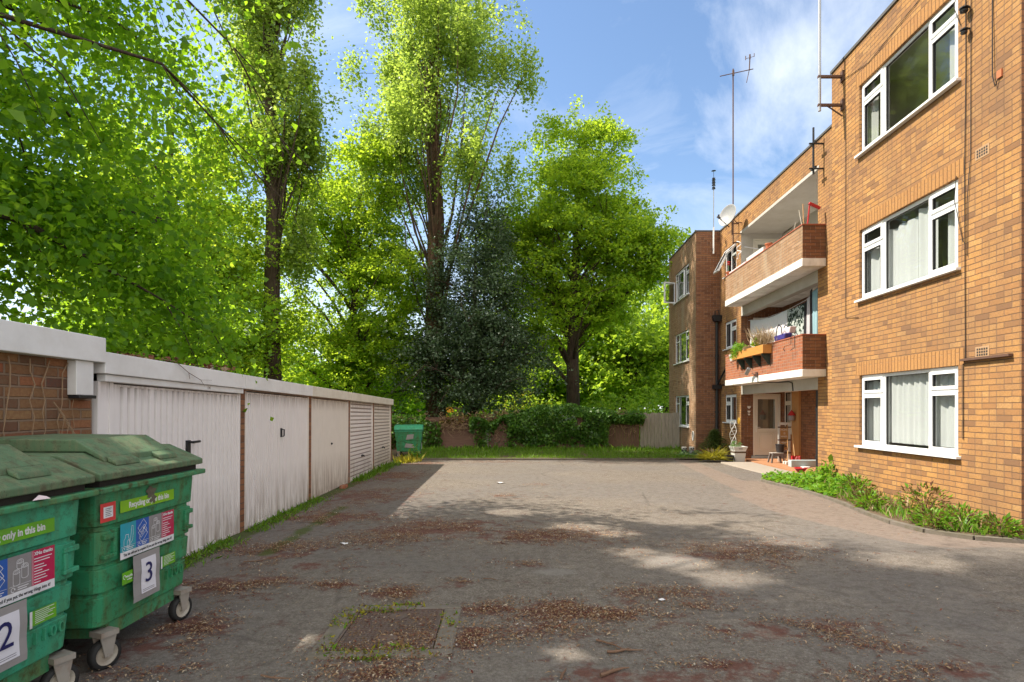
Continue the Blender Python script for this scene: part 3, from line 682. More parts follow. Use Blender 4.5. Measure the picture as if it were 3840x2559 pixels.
# ---- windows
def rect_frame(mb, x0, x1, y0, y1, z0, z1, t, m=0):
    mb.box(x0, x1, y0, y0 + t, z0, z1, m); mb.box(x0, x1, y1 - t, y1, z0, z1, m)
    mb.box(x0, x1, y0 + t, y1 - t, z0, z0 + t, m); mb.box(x0, x1, y0 + t, y1 - t, z1 - t, z1, m)
def sash(fr, pn, X, y0, y1, z0, z1, t=.045):
    rect_frame(fr, X, X + .055, y0, y1, z0, z1, t); g = .008
    rect_frame(fr, X + .012, X + .05, y0 + t, y1 - t, z0 + t, z1 - t, g, 1)
    pn.poly([(X + .03, y1 - t - g, z0 + t + g), (X + .03, y0 + t + g, z0 + t + g), (X + .03, y0 + t + g, z1 - t - g), (X + .03, y1 - t - g, z1 - t - g)])
def window(X, y0, y1, z0, z1, cols, curtain=None, glass='glass', set_in=.035, sill=.07, room=True, fmat='upvc', opened=()):
    """cols: (width share, transom height share from the top or None, opening sash?)"""
    fr, pn = MB(), MB(); Xf = X + set_in
    t = .05; rect_frame(fr, Xf + .01, Xf + .075, y0 + .004, y1 - .004, z0 + .004, z1 - .004, t)
    tot = sum(c[0] for c in cols); y = y1 - t; span = (y1 - y0) - 2 * t
    for k, (wd, tr, op) in enumerate(cols):
        yn = y - span * wd / tot
        a, b = yn + (.025 if k < len(cols) - 1 else 0), y - (.025 if k else 0)
        if k < len(cols) - 1: fr.box(Xf + .012, Xf + .073, yn - .025, yn + .025, z0 + t, z1 - t)
        zz = [(z0 + t, z1 - t)]
        if tr: zt = z1 - t - (z1 - z0 - 2 * t) * tr; zz = [(z0 + t, zt - .02), (zt + .02, z1 - t)]; fr.box(Xf + .012, Xf + .073, a, b, zt - .02, zt + .02)
        for q, (c, d) in enumerate(zz):
            if (k, q) in opened: continue
            if op: sash(fr, pn, Xf - .008, a, b, c, d)
            else:
                rect_frame(fr, Xf + .03, Xf + .06, a, b, c, d, .008, 1)
                pn.poly([(Xf + .045, b - .008, c + .008), (Xf + .045, a + .008, c + .008), (Xf + .045, a + .008, d - .008), (Xf + .045, b - .008, d - .008)])
        y = yn
    wo_ = build(fr, 'window', [fmat, 'gasket'], bl)
    build(pn, 'pane', glass, wo_)
    if sill:
        mb = MB(); mb.box(X - sill, X + .05, y0 - .05, y1 + .05, z0 - .035, z0 + .003); build(mb, 'sill', fmat, wo_, bev=.006)
    if room:
        mb = MB(); a, b, c, d, e = X + .121, X + 1.7, y0 - .35, y1 + .35, z0 - .8
        f = z1 + .3
        mb.poly([(b, c, e), (b, d, e), (b, d, f), (b, c, f)][::-1]); mb.poly([(a, c, e), (b, c, e), (b, c, f), (a, c, f)]); mb.poly([(a, d, e), (b, d, e), (b, d, f), (a, d, f)][::-1])
        mb.poly([(a, c, f), (b, c, f), (b, d, f), (a, d, f)]); mb.poly([(a, c, e), (a, d, e), (b, d, e), (b, c, e)])
        for (p, q, r, s_) in ((c, y0, e, f), (y1, d, e, f), (y0, y1, e, z0), (y0, y1, z1, f)): mb.poly([(a, p, r), (a, q, r), (a, q, s_), (a, p, s_)])
        build(mb, 'room', 'room_wall', wo_)
    if curtain:
        mb = MB()
        for (ya, yb, za, zb, amp, per) in curtain:
            n = max(6, int((yb - ya) / .012)); prev = None
            for i in range(n + 1):
                yy = ya + (yb - ya) * i / n; xx = X + .155 + amp * .7 * math.sin(yy / per * 6.283) + amp * .5 * math.sin(yy / per * 2.9 + 1)
                dz = .012 * math.sin(yy * 17)
                cur = (mb.pt((xx, yy, za)), mb.pt((xx, yy, zb + dz)))
                if prev: mb.face((prev[0], cur[0], cur[1], prev[1]))
                prev = cur
        build(mb, 'curtain', 'curtain', wo_, smooth=True)
    return wo_
FC = [(.60, .25, True), (1.10, None, False), (.58, .25, True)]
window(FX, *F_WIN[0], FC, [(7.45, 8.3, .90, 2.0, .02, .16), (8.28, 9.5, .96, 2.05, .022, .13), (9.5, 10.1, .90, 1.97, .02, .15)])
window(FX, *F_WIN[1], FC, [(7.4, 7.98, 3.40, 4.35, .02, .2), (8.17, 8.64, 3.40, 4.50, .03, .2), (8.64, 9.46, 3.40, 4.42, .03, .26), (9.55, 10.1, 3.40, 4.3, .02, .2)])
window(FX, *F_WIN[2], FC, [(7.75, 7.95, 6.0, 7.0, .015, .2), (9.62, 9.95, 5.95, 7.0, .015, .2)], 'glass_top')
BC = [(.27, .24, False), (.50, None, False), (.25, .24, True)]
window(BX, *B_WIN[0], BC, None, 'glass_dark'); window(BX, *B_WIN[1], BC, [(22.3, 22.8, 3.4, 4.4, .02, .15)], 'glass_dark'); w3 = window(BX, *B_WIN[2], BC, None, 'glass_dark', opened=((0, 0), (1, 0)))
MC = [(.5, .30, True), (.5, None, True)]
window(MX, *M_WIN[0], MC, None, 'glass_dark'); window(MX, *M_WIN[1], [(.5, None, True), (.5, .30, True)], None, 'glass_dark')
w6 = window(MX, *M_WIN[2], [(.5, None, True), (.5, .30, True)], None, 'glass_dark', opened=((0, 0), (1, 1)))
def open_sash(parent, hinge, M, w_, h_):
    fr, pn = MB(M), MB(M)
    rect_frame(fr, -.025, .03, 0, w_, 0, h_, .05); rect_frame(fr, -.013, .02, .05, w_ - .05, .05, h_ - .05, .008, 1)
    pn.poly([(0, w_ - .058, .058), (0, .058, .058), (0, .058, h_ - .058), (0, w_ - .058, h_ - .058)])
    o = build(fr, 'open_sash', ['upvc', 'gasket'], parent); 
    for v in pn.v: fr.v.append(v)
    return o, pn
def sash_at(parent, loc, rot, w_, h_):
    M = Matrix.Translation(loc) @ rot
    o, pn = open_sash(parent, None, M, w_, h_)
    # the pane belongs to the same sub-part: glass faces joined into one mesh
    me = o.data; me.materials.append(MATS['glass_dark'])
    import bmesh
    bm = bmesh.new(); bm.from_mesh(me); off = root_loc(parent)
    f = bm.faces.new([bm.verts.new(p - off) for p in pn.v]); f.material_index = 2; bm.to_mesh(me); bm.free()
# far bay top window: far casement swung out, middle sash tilted; main wall top window: tall casement pushed open at the foot, hopper tilted
sash_at(w3, Vector((BX - .01, 23.40, 5.84)), Matrix.Rotation(R(-72), 4, 'Z') @ Matrix.Translation((0, -.5, 0)), .5, .86)
sash_at(w3, Vector((BX + .0, 21.94, 5.90)), Matrix.Rotation(R(0), 4, 'Y'), .80, .98)
sash_at(w6, Vector((MX - .0, 19.38, 6.98)), Matrix.Rotation(R(28), 4, 'Y') @ Matrix.Translation((0, 0, -.86)), .5, .86)
sash_at(w6, Vector((MX - .0, 18.84, 6.98)), Matrix.Rotation(R(38), 4, 'Y') @ Matrix.Translation((0, 0, -.30)), .48, .30)
# loggia windows and doors
window(LB, 17.72, 18.27, .75, 2.12, [(1, .30, True)], None, 'glass_dark', .02, .04, True, 'upvc_cream')
for k, z in ((1, 2.42), (2, 4.97)):
    window(LB, 17.72, 18.27, z + .75, z + 2.2, [(1, .30, True)], None, 'glass_dark', .02, .04, True, 'upvc_cream')
    window(LB, 14.1, 15.0, z + .1, z + 2.1, [(1, None, True)], None, 'glass_dark', .02, 0, True, 'upvc_cream')
def door(z0, z1, Y=18.38, x0=7.16, x1=8.04):
    mb = MB(); t = .055; Yf = Y + .02
    for a, b, c, d in ((x0, x0 + t, z0, z1), (x1 - t, x1, z0, z1), (x0 + t, x1 - t, z1 - t, z1)): mb.box(a, b, Yf - .03, Yf + .06, c, d)
    a, b, c, d = x0 + t + .004, x1 - t - .004, z0 + .01, z1 - t - .004
    gz0, gz1 = c + (d - c) * .45, d - .11; s = .10
    mb.box(a, a + s, Yf, Yf + .05, c, d); mb.box(b - s, b, Yf, Yf + .05, c, d); mb.box(a + s, b - s, Yf, Yf + .05, gz1, d); mb.box(a + s, b - s, Yf, Yf + .05, gz0 - .10, gz0); mb.box(a + s, b - s, Yf, Yf + .05, c, c + .10)
    mb.box(a + s, b - s, Yf + .018, Yf + .04, c + .10, gz0 - .10)
    for i, q in enumerate((.03, .085)):
        rr = (a + s + q, b - s - q, c + .10 + q, gz0 - .10 - q)
        mb.box(rr[0], rr[1], Yf + .004, Yf + .017, rr[2], rr[2] + .02); mb.box(rr[0], rr[1], Yf + .004, Yf + .017, rr[3] - .02, rr[3]); mb.box(rr[0], rr[0] + .02, Yf + .004, Yf + .017, rr[2] + .02, rr[3] - .02); mb.box(rr[1] - .02, rr[1], Yf + .004, Yf + .017, rr[2] + .02, rr[3] - .02)
    o = build(mb, 'door', 'upvc_cream', bl, bev=.004)
    mb = MB(); wall_y(mb, Yf + .03, a + s, b - s, gz0, gz1); build(mb, 'door_glass', 'glass_dark', o)
    mb = MB(); mb.box(a + .03, a + .06, Yf - .008, Yf, gz0 - .12, gz0 + .1); mb.tube([(a + .045, Yf - .01, gz0 + .04), (a + .045, Yf - .045, gz0 + .04), (a + .16, Yf - .045, gz0 + .04)], .010, 8); build(mb, 'handle', 'paint_white', o)
    mb = MB(); wall_y(mb, Yf + .9, x0 - .3, x1 + .3, z0 - .1, z1 + .1); build(mb, 'hallway', 'room_dark', o)
door(0.0, 1.99); door(2.47, 4.45); door(5.02, 7.0)
mb = MB(); mb.box(7.10, 8.09, 18.34, 18.376, -.085, -.002); build(mb, 'door_step', 'step_blue', bl)
mb = MB(); mb.box(8.03, 8.097, 17.1, 17.55, -.08, 2.2); build(mb, 'timber_board', 'wood_stripped', bl)
# porch light-blue low block by the rainwater pipe
mb = MB(); mb.box(7.1, 7.95, 15.55, 15.75, -.085, .10); build(mb, 'low_wall', 'step_blue', bl, bev=.01)
# air bricks, stub ledge
def airbrick(y, z):
    mb = MB(); mb.box(FX - .004, FX + .002, y - .11, y + .11, z - .07, z + .07)
    for i in range(5):
        for j in range(3): mb.box(FX - .006, FX - .0035, y - .085 + i * .037, y - .062 + i * .037, z - .048 + j * .036, z - .024 + j * .036, 1)
    build(mb, 'air_brick', ['air_brick', 'gasket'], bl)
for yd in ((3684, 570), (3684, 1320)):
    Y = 2134 * FX / (yd[0] - 1993); airbrick(Y, 1.5 + (1535 - yd[1]) * Y / 2134)
mb = MB(); mb.box(FX - .06, FX + .01, 6.73, 7.50, 2.13, 2.16); build(mb, 'ledge', 'rust_metal', bl)
# cables on the front
mb = MB()
mb.tube([(FX - .012, 7.46, 7.86), (FX - .012, 7.45, 6.0), (FX - .014, 7.47, 4.6), (FX - .012, 7.46, 2.16)], .006, 5)
mb.tube([(FX - .012, 7.36, 7.86), (FX - .012, 7.37, 4.8), (FX - .02, 7.42, 4.2), (FX - .012, 7.43, 3.5)], .005, 5)
mb.tube([(FX - .012, 7.50, 2.10), (FX - .012, 7.50, 1.1)], .006, 5)
mb.tube([(FX - .012, 7.0, 7.86), (FX - .014, 7.02, 6.5), (FX - .03, 7.0, 5.6), (FX - .03, 6.96, 5.45), (FX - .012, 6.93, 5.55)], .007, 5)
mb.tube([(FX - .012, 10.35, 7.5), (FX - .012, 9.6, 7.35), (FX - .012, 8.4, 7.5), (FX - .012, 7.5, 7.78)], .005, 5)
mb.tube([(FX - .012, 10.3, 7.0), (FX - .012, 10.3, 3.15), (FX - .012, 9.9, 3.1)], .005, 5)
mb.tube([(FX - .012, 7.60, 7.05), (FX - .03, 7.64, 6.9), (FX - .012, 7.55, 6.6)], .005, 5)
mb.tube([(FX - .012, 7.62, 4.62), (FX - .03, 7.63, 4.3), (FX - .012, 7.5, 3.7)], .005, 5)
build(mb, 'cable', 'cable_black', bl)
mb = MB(); mb.box(FX - .02, FX, 6.88, 6.95, 5.53, 5.62); build(mb, 'junction_box', 'terracotta', bl)
for (z, k) in ((6.55, 0), (6.30, 1)):
    pass
for z, r in ((6.70, .055), (6.42, .045)):
    mb = MB(); mb.lathe([(.02, .035), (r, .02), (r, .008), (r * .5, 0), (r * .9, -.02), (r * .8, -.035), (.01, -.045)], (FX - .075, 7.40, z), 10); mb.tube([(FX, 7.40, z + .03), (FX - .075, 7.40, z + .035)], .012, 6)
    build(mb, 'insulator', 'black_iron', bl)
# drainpipes with hoppers
def pipe(x, y, z0, z1, r, cols):
    mb = MB(); mb.tube([(x, y, z0), (x, y, z1)], r, 12)
    for z in cols: mb.tube([(x, y, z - .04), (x, y, z + .04)], r * 1.25, 12)
    return mb
mb = pipe(6.62, 20.31, -.1, 4.6, .055, (.6, 1.4, 3.4))
mb.prism([(6.52, 4.62), (6.72, 4.62), (6.76, 4.72), (6.76, 4.84), (6.46, 4.84), (6.46, 4.72)], 20.20, 20.385); mb.box(6.47, 6.76, 20.2, 20.385, 2.22, 2.36)
mb.tube([(6.55, 20.3, 4.84), (6.55, 20.3, 5.0), (6.68, 20.3, 5.03), (6.70, 20.3, 4.84)], .018, 6)
mb.tube([(6.62, 20.3, 2.35), (6.74, 19.6, 3.0), (6.745, 19.3, 3.0)], .03, 8); mb.tube([(6.745, 20.2, 2.36), (6.745, 18.5, 2.34)], .018, 8)
build(mb, 'drainpipe', 'black_iron', bl)
mb = pipe(6.86, 13.62, -.1, 1.95, .05, (.35, 1.5)); mb.tube([(6.86, 13.62, -.04), (6.82, 13.62, -.14)], .055, 10); mb.tube([(6.86, 13.62, 1.2), (6.80, 13.62, 1.2)], .02, 6)
build(mb, 'drainpipe', 'black_iron', bl)
# cable + flood light on the lower slab
mb = MB(); mb.tube([(6.20, 15.6, 2.5), (6.20, 15.6, 2.24), (6.74, 15.55, 2.235), (6.755, 14.95, 2.22), (6.755, 14.75, 2.18), (6.755, 14.7, 1.97)], .014, 6); build(mb, 'cable', 'cable_black', bl)
t = thing('flood_light', (6.2, 15.75, 2.5), 'small grey security flood light bracketed to lower balcony edge', 'lamp')
mb = MB(); mb.tube([(6.22, 15.72, 2.46), (6.15, 15.74, 2.46), (6.12, 15.8, 2.5)], .014, 6); mb.box(6.195, 6.225, 15.66, 15.78, 2.40, 2.52); build(mb, 'bracket', 'rust_metal', t)
mb = MB(Matrix.Translation((6.06, 15.95, 2.56)) @ Matrix.Rotation(R(-35), 4, 'X') @ Matrix.Rotation(R(25), 4, 'Y')); mb.box(-.05, .05, -.13, .13, -.035, .035); build(mb, 'lamp_head', 'grey_metal', t, bev=.012)
# ------------------------------------------------------------------ lock-up garages (local: x out to the yard, y along the row, z up)
RZ = math.atan(.065)
YB = [4.42, 6.95, 9.52, 12.1, 14.55, 17.15]
def garage(i, label, kind, period, wmat, fmat, number=None, handle=None):
    y0, y1 = YB[i], YB[i + 1]; Lg = (y1 - y0) * 1.002; z0 = gz((y0 + y1) / 2) if i else 0
    z0 = -.0122 * (y0 - 4.42); t = thing('lock_up_garage', (wallx(y0), y0, z0), label, 'garage', 'white lock-up garages in a row', RZ); t.rotation_euler = (-math.atan(.0122), 0, RZ)
    # local -> lengths along the row
    pier = .11; top = 1.95; ft = .17; dtop = 1.72 if i == 0 else 1.76
    mb = MB(); b0 = 0.0
    if i: mb.box(-.10, .015, 0, pier, -.3, top - ft)
    mb.box(-4.9, -.101, 0, .10, -.3, top - .12)
    if i == 4: mb.box(-.10, .015, Lg - .09, Lg, -.3, top - ft); mb.box(-4.9, -.101, Lg - .10, Lg, -.3, top - .12)
    mb.box(-4.9, -4.8, .101, Lg - .101, -.3, top - .12)
    build(mb, 'wall', 'brick_brown', t, local=True)
    mb = MB(); mb.box(-.03, .075, .006, Lg - .006, top - ft, top)
    if i == 0: mb.box(-.02, .05, .05, Lg - .01, top - ft - .06, top - ft - .003)
    if i == 4: mb.box(-4.9, -.031, Lg - .07, Lg - .004, top - ft, top)
    build(mb, 'fascia', fmat, t, local=True, bev=.006)
    mb = MB(); mb.box(-4.85, -.031, .004, Lg - (.08 if i == 4 else .004), top - .12, top - .06); build(mb, 'roof', 'roof_felt', t, local=True)
    # timber frame
    a, b = (pier + .004 if i else .16), Lg - (.10 if i == 4 else .006); ff = .045
    mb = MB(); mb.box(-.05, .012, a, a + ff, -.02, dtop); mb.box(-.05, .012, b - ff, b, -.02, dtop); mb.box(-.05, .010, a, b, dtop + .002, top - ft - (.062 if i == 0 else .002))
    if i == 0: mb.box(-.05, .005, .03, .158, -.05, dtop)
    build(mb, 'frame', 'garage_cream' if i else 'garage_white', t, local=True, bev=.003)
    if i in (1, 2): mb = MB(); mb.box(-.03, .022, a, b, dtop + .004, top - ft - .004); build(mb, 'lintel', 'timber_rust', t, local=True)
    # ribbed door skin
    a += ff + .008; b -= ff + .008; zb, zt = .025, dtop - .012; mb = MB()
    def strip(horizontal):
        lo, hi = (zb + .03, zt - .02) if horizontal else (a + .03, b - .03)
        n = round((hi - lo) / period); p = (hi - lo) / n; prof = []
        for k in range(n):
            s = lo + k * p
            prof += [(s, 0), (s + p * .60, 0), (s + p * .65, -.024), (s + p * .94, -.024)]
        prof.append((hi, 0)); return prof
    pr = strip(kind == 'h')
    mb.box(-.055, -.026, a, b, zb, zt)
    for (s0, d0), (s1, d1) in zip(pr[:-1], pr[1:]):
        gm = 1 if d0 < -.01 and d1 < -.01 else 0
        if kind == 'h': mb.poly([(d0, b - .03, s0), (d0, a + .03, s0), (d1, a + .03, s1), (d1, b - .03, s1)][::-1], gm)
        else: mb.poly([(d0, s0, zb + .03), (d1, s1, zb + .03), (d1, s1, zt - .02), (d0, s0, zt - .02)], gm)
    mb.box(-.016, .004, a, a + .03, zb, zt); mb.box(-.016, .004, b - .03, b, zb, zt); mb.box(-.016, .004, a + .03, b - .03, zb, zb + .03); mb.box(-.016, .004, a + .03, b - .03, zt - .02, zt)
    d = build(mb, 'door', [wmat, 'garage_groove_shade'], t, local=True)
    mid = (a + b) / 2
    mb = MB()
    if handle == 'lever': mb.box(.0, .022, mid - .03, mid + .03, 1.04, 1.20); mb.tube([(.02, mid, 1.18), (.06, mid, 1.18), (.06, mid + .13, 1.185)], .013, 6)
    elif handle == 'knob': mb.box(.0, .02, mid - .015, mid + .015, 1.14, 1.27); mb.tube([(.02, mid, 1.25), (.05, mid, 1.25), (.05, mid, 1.16), (.03, mid, 1.15)], .010, 6)
    elif handle == 'small': mb.lathe([(.02, 0), (.018, .02), (.006, .03)], (.0, mid, .92), 8, axis='x')
    else: mb.box(.002, .02, mid - .07, mid + .07, .50 if i == 3 else .56, .54 if i == 3 else .60); mb.tube([(.015, mid, .52 if i == 3 else .58), (.05, mid, .52 if i == 3 else .58), (.05, mid + .05, .5 if i == 3 else .55)], .014, 6)
    build(mb, 'handle', 'black_iron', d, local=True)
    mb = MB(); mb.box(-.055, -.0515, a, b, 0, zb); mb.box(-.01, .03, a - .05, b + .05, -.06, .004); build(mb, 'threshold', 'concrete', t, local=True)
    if number:
        M = Matrix.Translation((.0525, Lg * .66, top - ft - .031)) @ Matrix.Rotation(R(90), 4, 'Z') @ Matrix.Rotation(R(90), 4, 'X')
        build(text_mb(number, .055, M, space=1.3), 'number', 'rust_metal', t, local=True)
    return t
G = [garage(0, 'white garage numbered 14 with wide vertical ribs, directly behind the front bins', 'v', .097, 'garage_white', 'fascia_white', '14', 'lever'),
     garage(1, 'white garage with fine vertical ribs beside the one numbered 14', 'v', .066, 'garage_white', 'fascia_white', None, 'knob'),
     garage(2, 'cream white garage with fine ribs and brick chocked under its door', 'v', .072, 'garage_cream', 'fascia_cream', None, 'small'),
     garage(3, 'white garage with clean horizontal slats, last but one of the row', 'h', .088, 'garage_white', 'fascia_cream', None, 'h'),
     garage(4, 'end garage with stained horizontal slats nearest the far green bin', 'h', .088, 'garage_cream', 'fascia_cream', None, 'h')]
# taller brick garage block on the left of the row
t = thing('brick_store', (wallx(1.5), 1.5, 0), 'brown brick store with deep white fascia left of the white garages', 'store', None, RZ)
mb = MB(); Lb = 2.93; mb.poly([(-.01, 0, -.2), (-.01, Lb, -.2), (-.01, Lb, 1.87), (-.01, 0, 1.87)], 0, [(0, -.2), (Lb, -.2), (Lb, 1.87), (0, 1.87)])
mb.poly([(-.01, 0, -.2), (-5, 0, -.2), (-5, 0, 1.95), (-.01, 0, 1.95)][::-1]); mb.poly([(-.01, Lb, -.2), (-5, Lb, -.2), (-5, Lb, 1.95), (-.01, Lb, 1.95)]); mb.poly([(-5, 0, -.2), (-5, Lb, -.2), (-5, Lb, 1.95), (-5, 0, 1.95)])
build(mb, 'wall', 'brick_garage', t, local=True)
mb = MB(); mb.box(-.03, .085, 0, Lb + .02, 1.862, 2.055); mb.box(-5, -.031, Lb - .02, Lb + .02, 1.90, 2.055); build(mb, 'fascia', 'fascia_white', t, local=True, bev=.006)
mb = MB(); mb.box(-5, -.031, 0, Lb - .021, 1.955, 1.99); build(mb, 'roof', 'roof_felt', t, local=True)
mb = MB(); mb.box(-.008, .058, Lb - .26, Lb - .08, 1.605, 1.86); mb.box(-.008, .072, Lb - .25, Lb - .07, 1.58, 1.604, 1); build(mb, 'box_end', ['fascia_white', 'black_plastic'], t, local=True, bev=.004)
# brick chock under garage three
t = thing('loose_brick', (wallx(11.3) + .12, 11.3, gz(11.3)), 'loose brick lying at the foot of a cream garage door', 'brick', None, RZ)
mb = MB(); mb.box(-.05, .06, -.11, .11, 0, .065); build(mb, 'brick', 'brick_red', t, local=True, bev=.006)
# vines on the brick store
for k in range(7):
    y = 3.3 + k * .17; X = -3.12 - .065 * y + .01
    pts = [Vector((X, y, 1.84))]
    for q in range(7): pts.append(pts[-1] + Vector((random.uniform(-.002, .006), random.uniform(-.05, .035), -random.uniform(.05, .13))))
    if k == 0: vine = MB()
    vine.tube(pts, [.004, .004, .004, .003, .003, .002, .002, .001], 4)
for k in range(10):
    y = 4.0 + .04 * k; X = -3.12 - .065 * y + .02
    vine.tube([(X, y, 1.55 - .05 * k), (X + .03, y + .06, 1.45 - .05 * k), (X + .02, y + .02, 1.2 - .05 * k)], [.004, .003, .001], 4)
build(vine, 'bare_vine', 'stem_dry', None, origin=(-3.4, 4, 1.5)); tag(bpy.data.objects['bare_vine'], 'dry bare creeper stems hanging on the brown brick store', 'creeper')
# twig hanging over the fascia
mb = MB(); F = lambda y, z, d=.085: (-3.12 - .065 * y + d, y, z)
mb.tube([F(5.35, 1.97, .0), F(5.4, 1.955, .09), F(5.62, 1.86, .10), F(5.85, 1.80, .10), F(5.95, 1.74, .09)], [.004, .004, .003, .003, .001], 5); mb.tube([F(5.62, 1.86, .10), F(5.66, 1.80, .09)], .002, 4); mb.tube([F(5.85, 1.80, .1), F(6.1, 1.81, .09)], .002, 4)
build(mb, 'twig', 'twig_brown', None, origin=(-3.4, 5.5, 1.9)); tag(bpy.data.objects['twig'], 'thin bare twig hanging over the white garage fascia', 'twig')

# ------------------------------------------------------------------ wheeled recycling bins
def bin_body(W, D, front_mat, mossy):
    mb = MB()
    lv = [(.24, .10), (.255, .072), (.42, .060), (.425, .070), (.445, .070), (.45, .054), (.585, .046), (.59, .060), (.612, .060), (.617, .044), (.80, .036), (.806, .052), (.83, .052), (.836, .034), (1.0, .026), (1.03, .026)]
    rr = []
    for z, ins in lv:
        x0, x1, y0, y1, r = -D + ins, -ins + .026, ins + .03, W - ins - .03, .055; ring = []
        for cx, cy, a0 in ((x1 - r, y0 + r, -90), (x1 - r, y1 - r, 0), (x0 + r, y1 - r, 90), (x0 + r, y0 + r, 180)):
            for q in range(5):
                a = R(a0 + q * 22.5); ring.append((cx + r * math.cos(a), cy + r * math.sin(a), z))
        rr.append(ring)
    mb.rings(rr)
    # moulded lifting pockets near both sides of the front
    for s, y in ((-1, .09), (1, W - .19)):
        X = -.012; mb.box(X - .02, X + .014, y, y + .10, .755, .785); mb.box(X - .02, X + .014, y, y + .10, .645, .67); ya = y if s > 0 else y + .075; mb.box(X - .02, X + .014, ya, ya + .025, .67, .755)
    return mb
def castor(M, parent):
    mb = MB(M); mb.box(-.05, .05, -.05, .05, .195, .225)
    for s in (-1, 1): mb.prism([(-.045, .197), (.045, .197), (.02, .075), (-.02, .075)], s * .034 - .004, s * .034 + .004, 'x')
    mb.tube([(-.04, 0, .085), (.04, 0, .085)], .012, 8)
    c = build(mb, 'castor', 'castor_steel', parent, local=True)
    t_, r_ = MB(M), MB(M)
    t_.lathe([(.062, -.024), (.082, -.024), (.087, -.012), (.087, .012), (.082, .024), (.062, .024)], (0, 0, .087), 20, axis='x', cap=False)
    t_.lathe([(.0, 0)], (0, 0, 0), 3) if 0 else None
    r_.lathe([(.018, -.020), (.025, -.012), (.045, -.010), (.060, -.022), (.0635, -.022), (.0635, .022), (.060, .022), (.045, .010), (.025, .012), (.018, .020)], (0, 0, .087), 20, axis='x')
    build(t_, 'tyre', 'rubber', c, local=True, smooth=True); build(r_, 'rim', 'wheel_cream', c, local=True)
def TM(y, z, x): return Matrix.Translation((x, y, z)) @ Matrix.Rotation(R(90), 4, 'Z') @ Matrix.Rotation(R(90), 4, 'X')
def quad(mb, y0, y1, z0, z1, x, m, slant=0): mb.poly([(x, y0, z0), (x, y1, z0), (x, y1 + slant, z1), (x, y0 + slant, z1)], m)
def line(mb, pts, w, x, m=0):
    """drawn outline on a sticker: thin strokes in the y-z plane"""
    for (a, b) in zip(pts[:-1], pts[1:]):
        d = Vector((b[0] - a[0], b[1] - a[1])); 
        if d.length < 1e-6: continue
        n = Vector((-d.y, d.x)).normalized() * w / 2
        mb.poly([(x, a[0] - n.x, a[1] - n.y), (x, b[0] - n.x, b[1] - n.y), (x, b[0] + n.x, b[1] + n.y), (x, a[0] + n.x, a[1] + n.y)], m)
def arc(cx, cz, rx, rz, a0, a1, n=12): return [(cx + rx * math.cos(R(a0 + (a1 - a0) * i / n)), cz + rz * math.sin(R(a0 + (a1 - a0) * i / n))) for i in range(n + 1)]
def recycle_arrow(mb, y, z, r, x):
    line(mb, arc(y, z, r, r, -60, -340, 14), r * .32, x)
    mb.poly([(x, y + r * .45, z + r * .35), (x, y + r * 1.5, z + r * .35), (x, y + r * .95, z - r * .5)][::-1], 0)
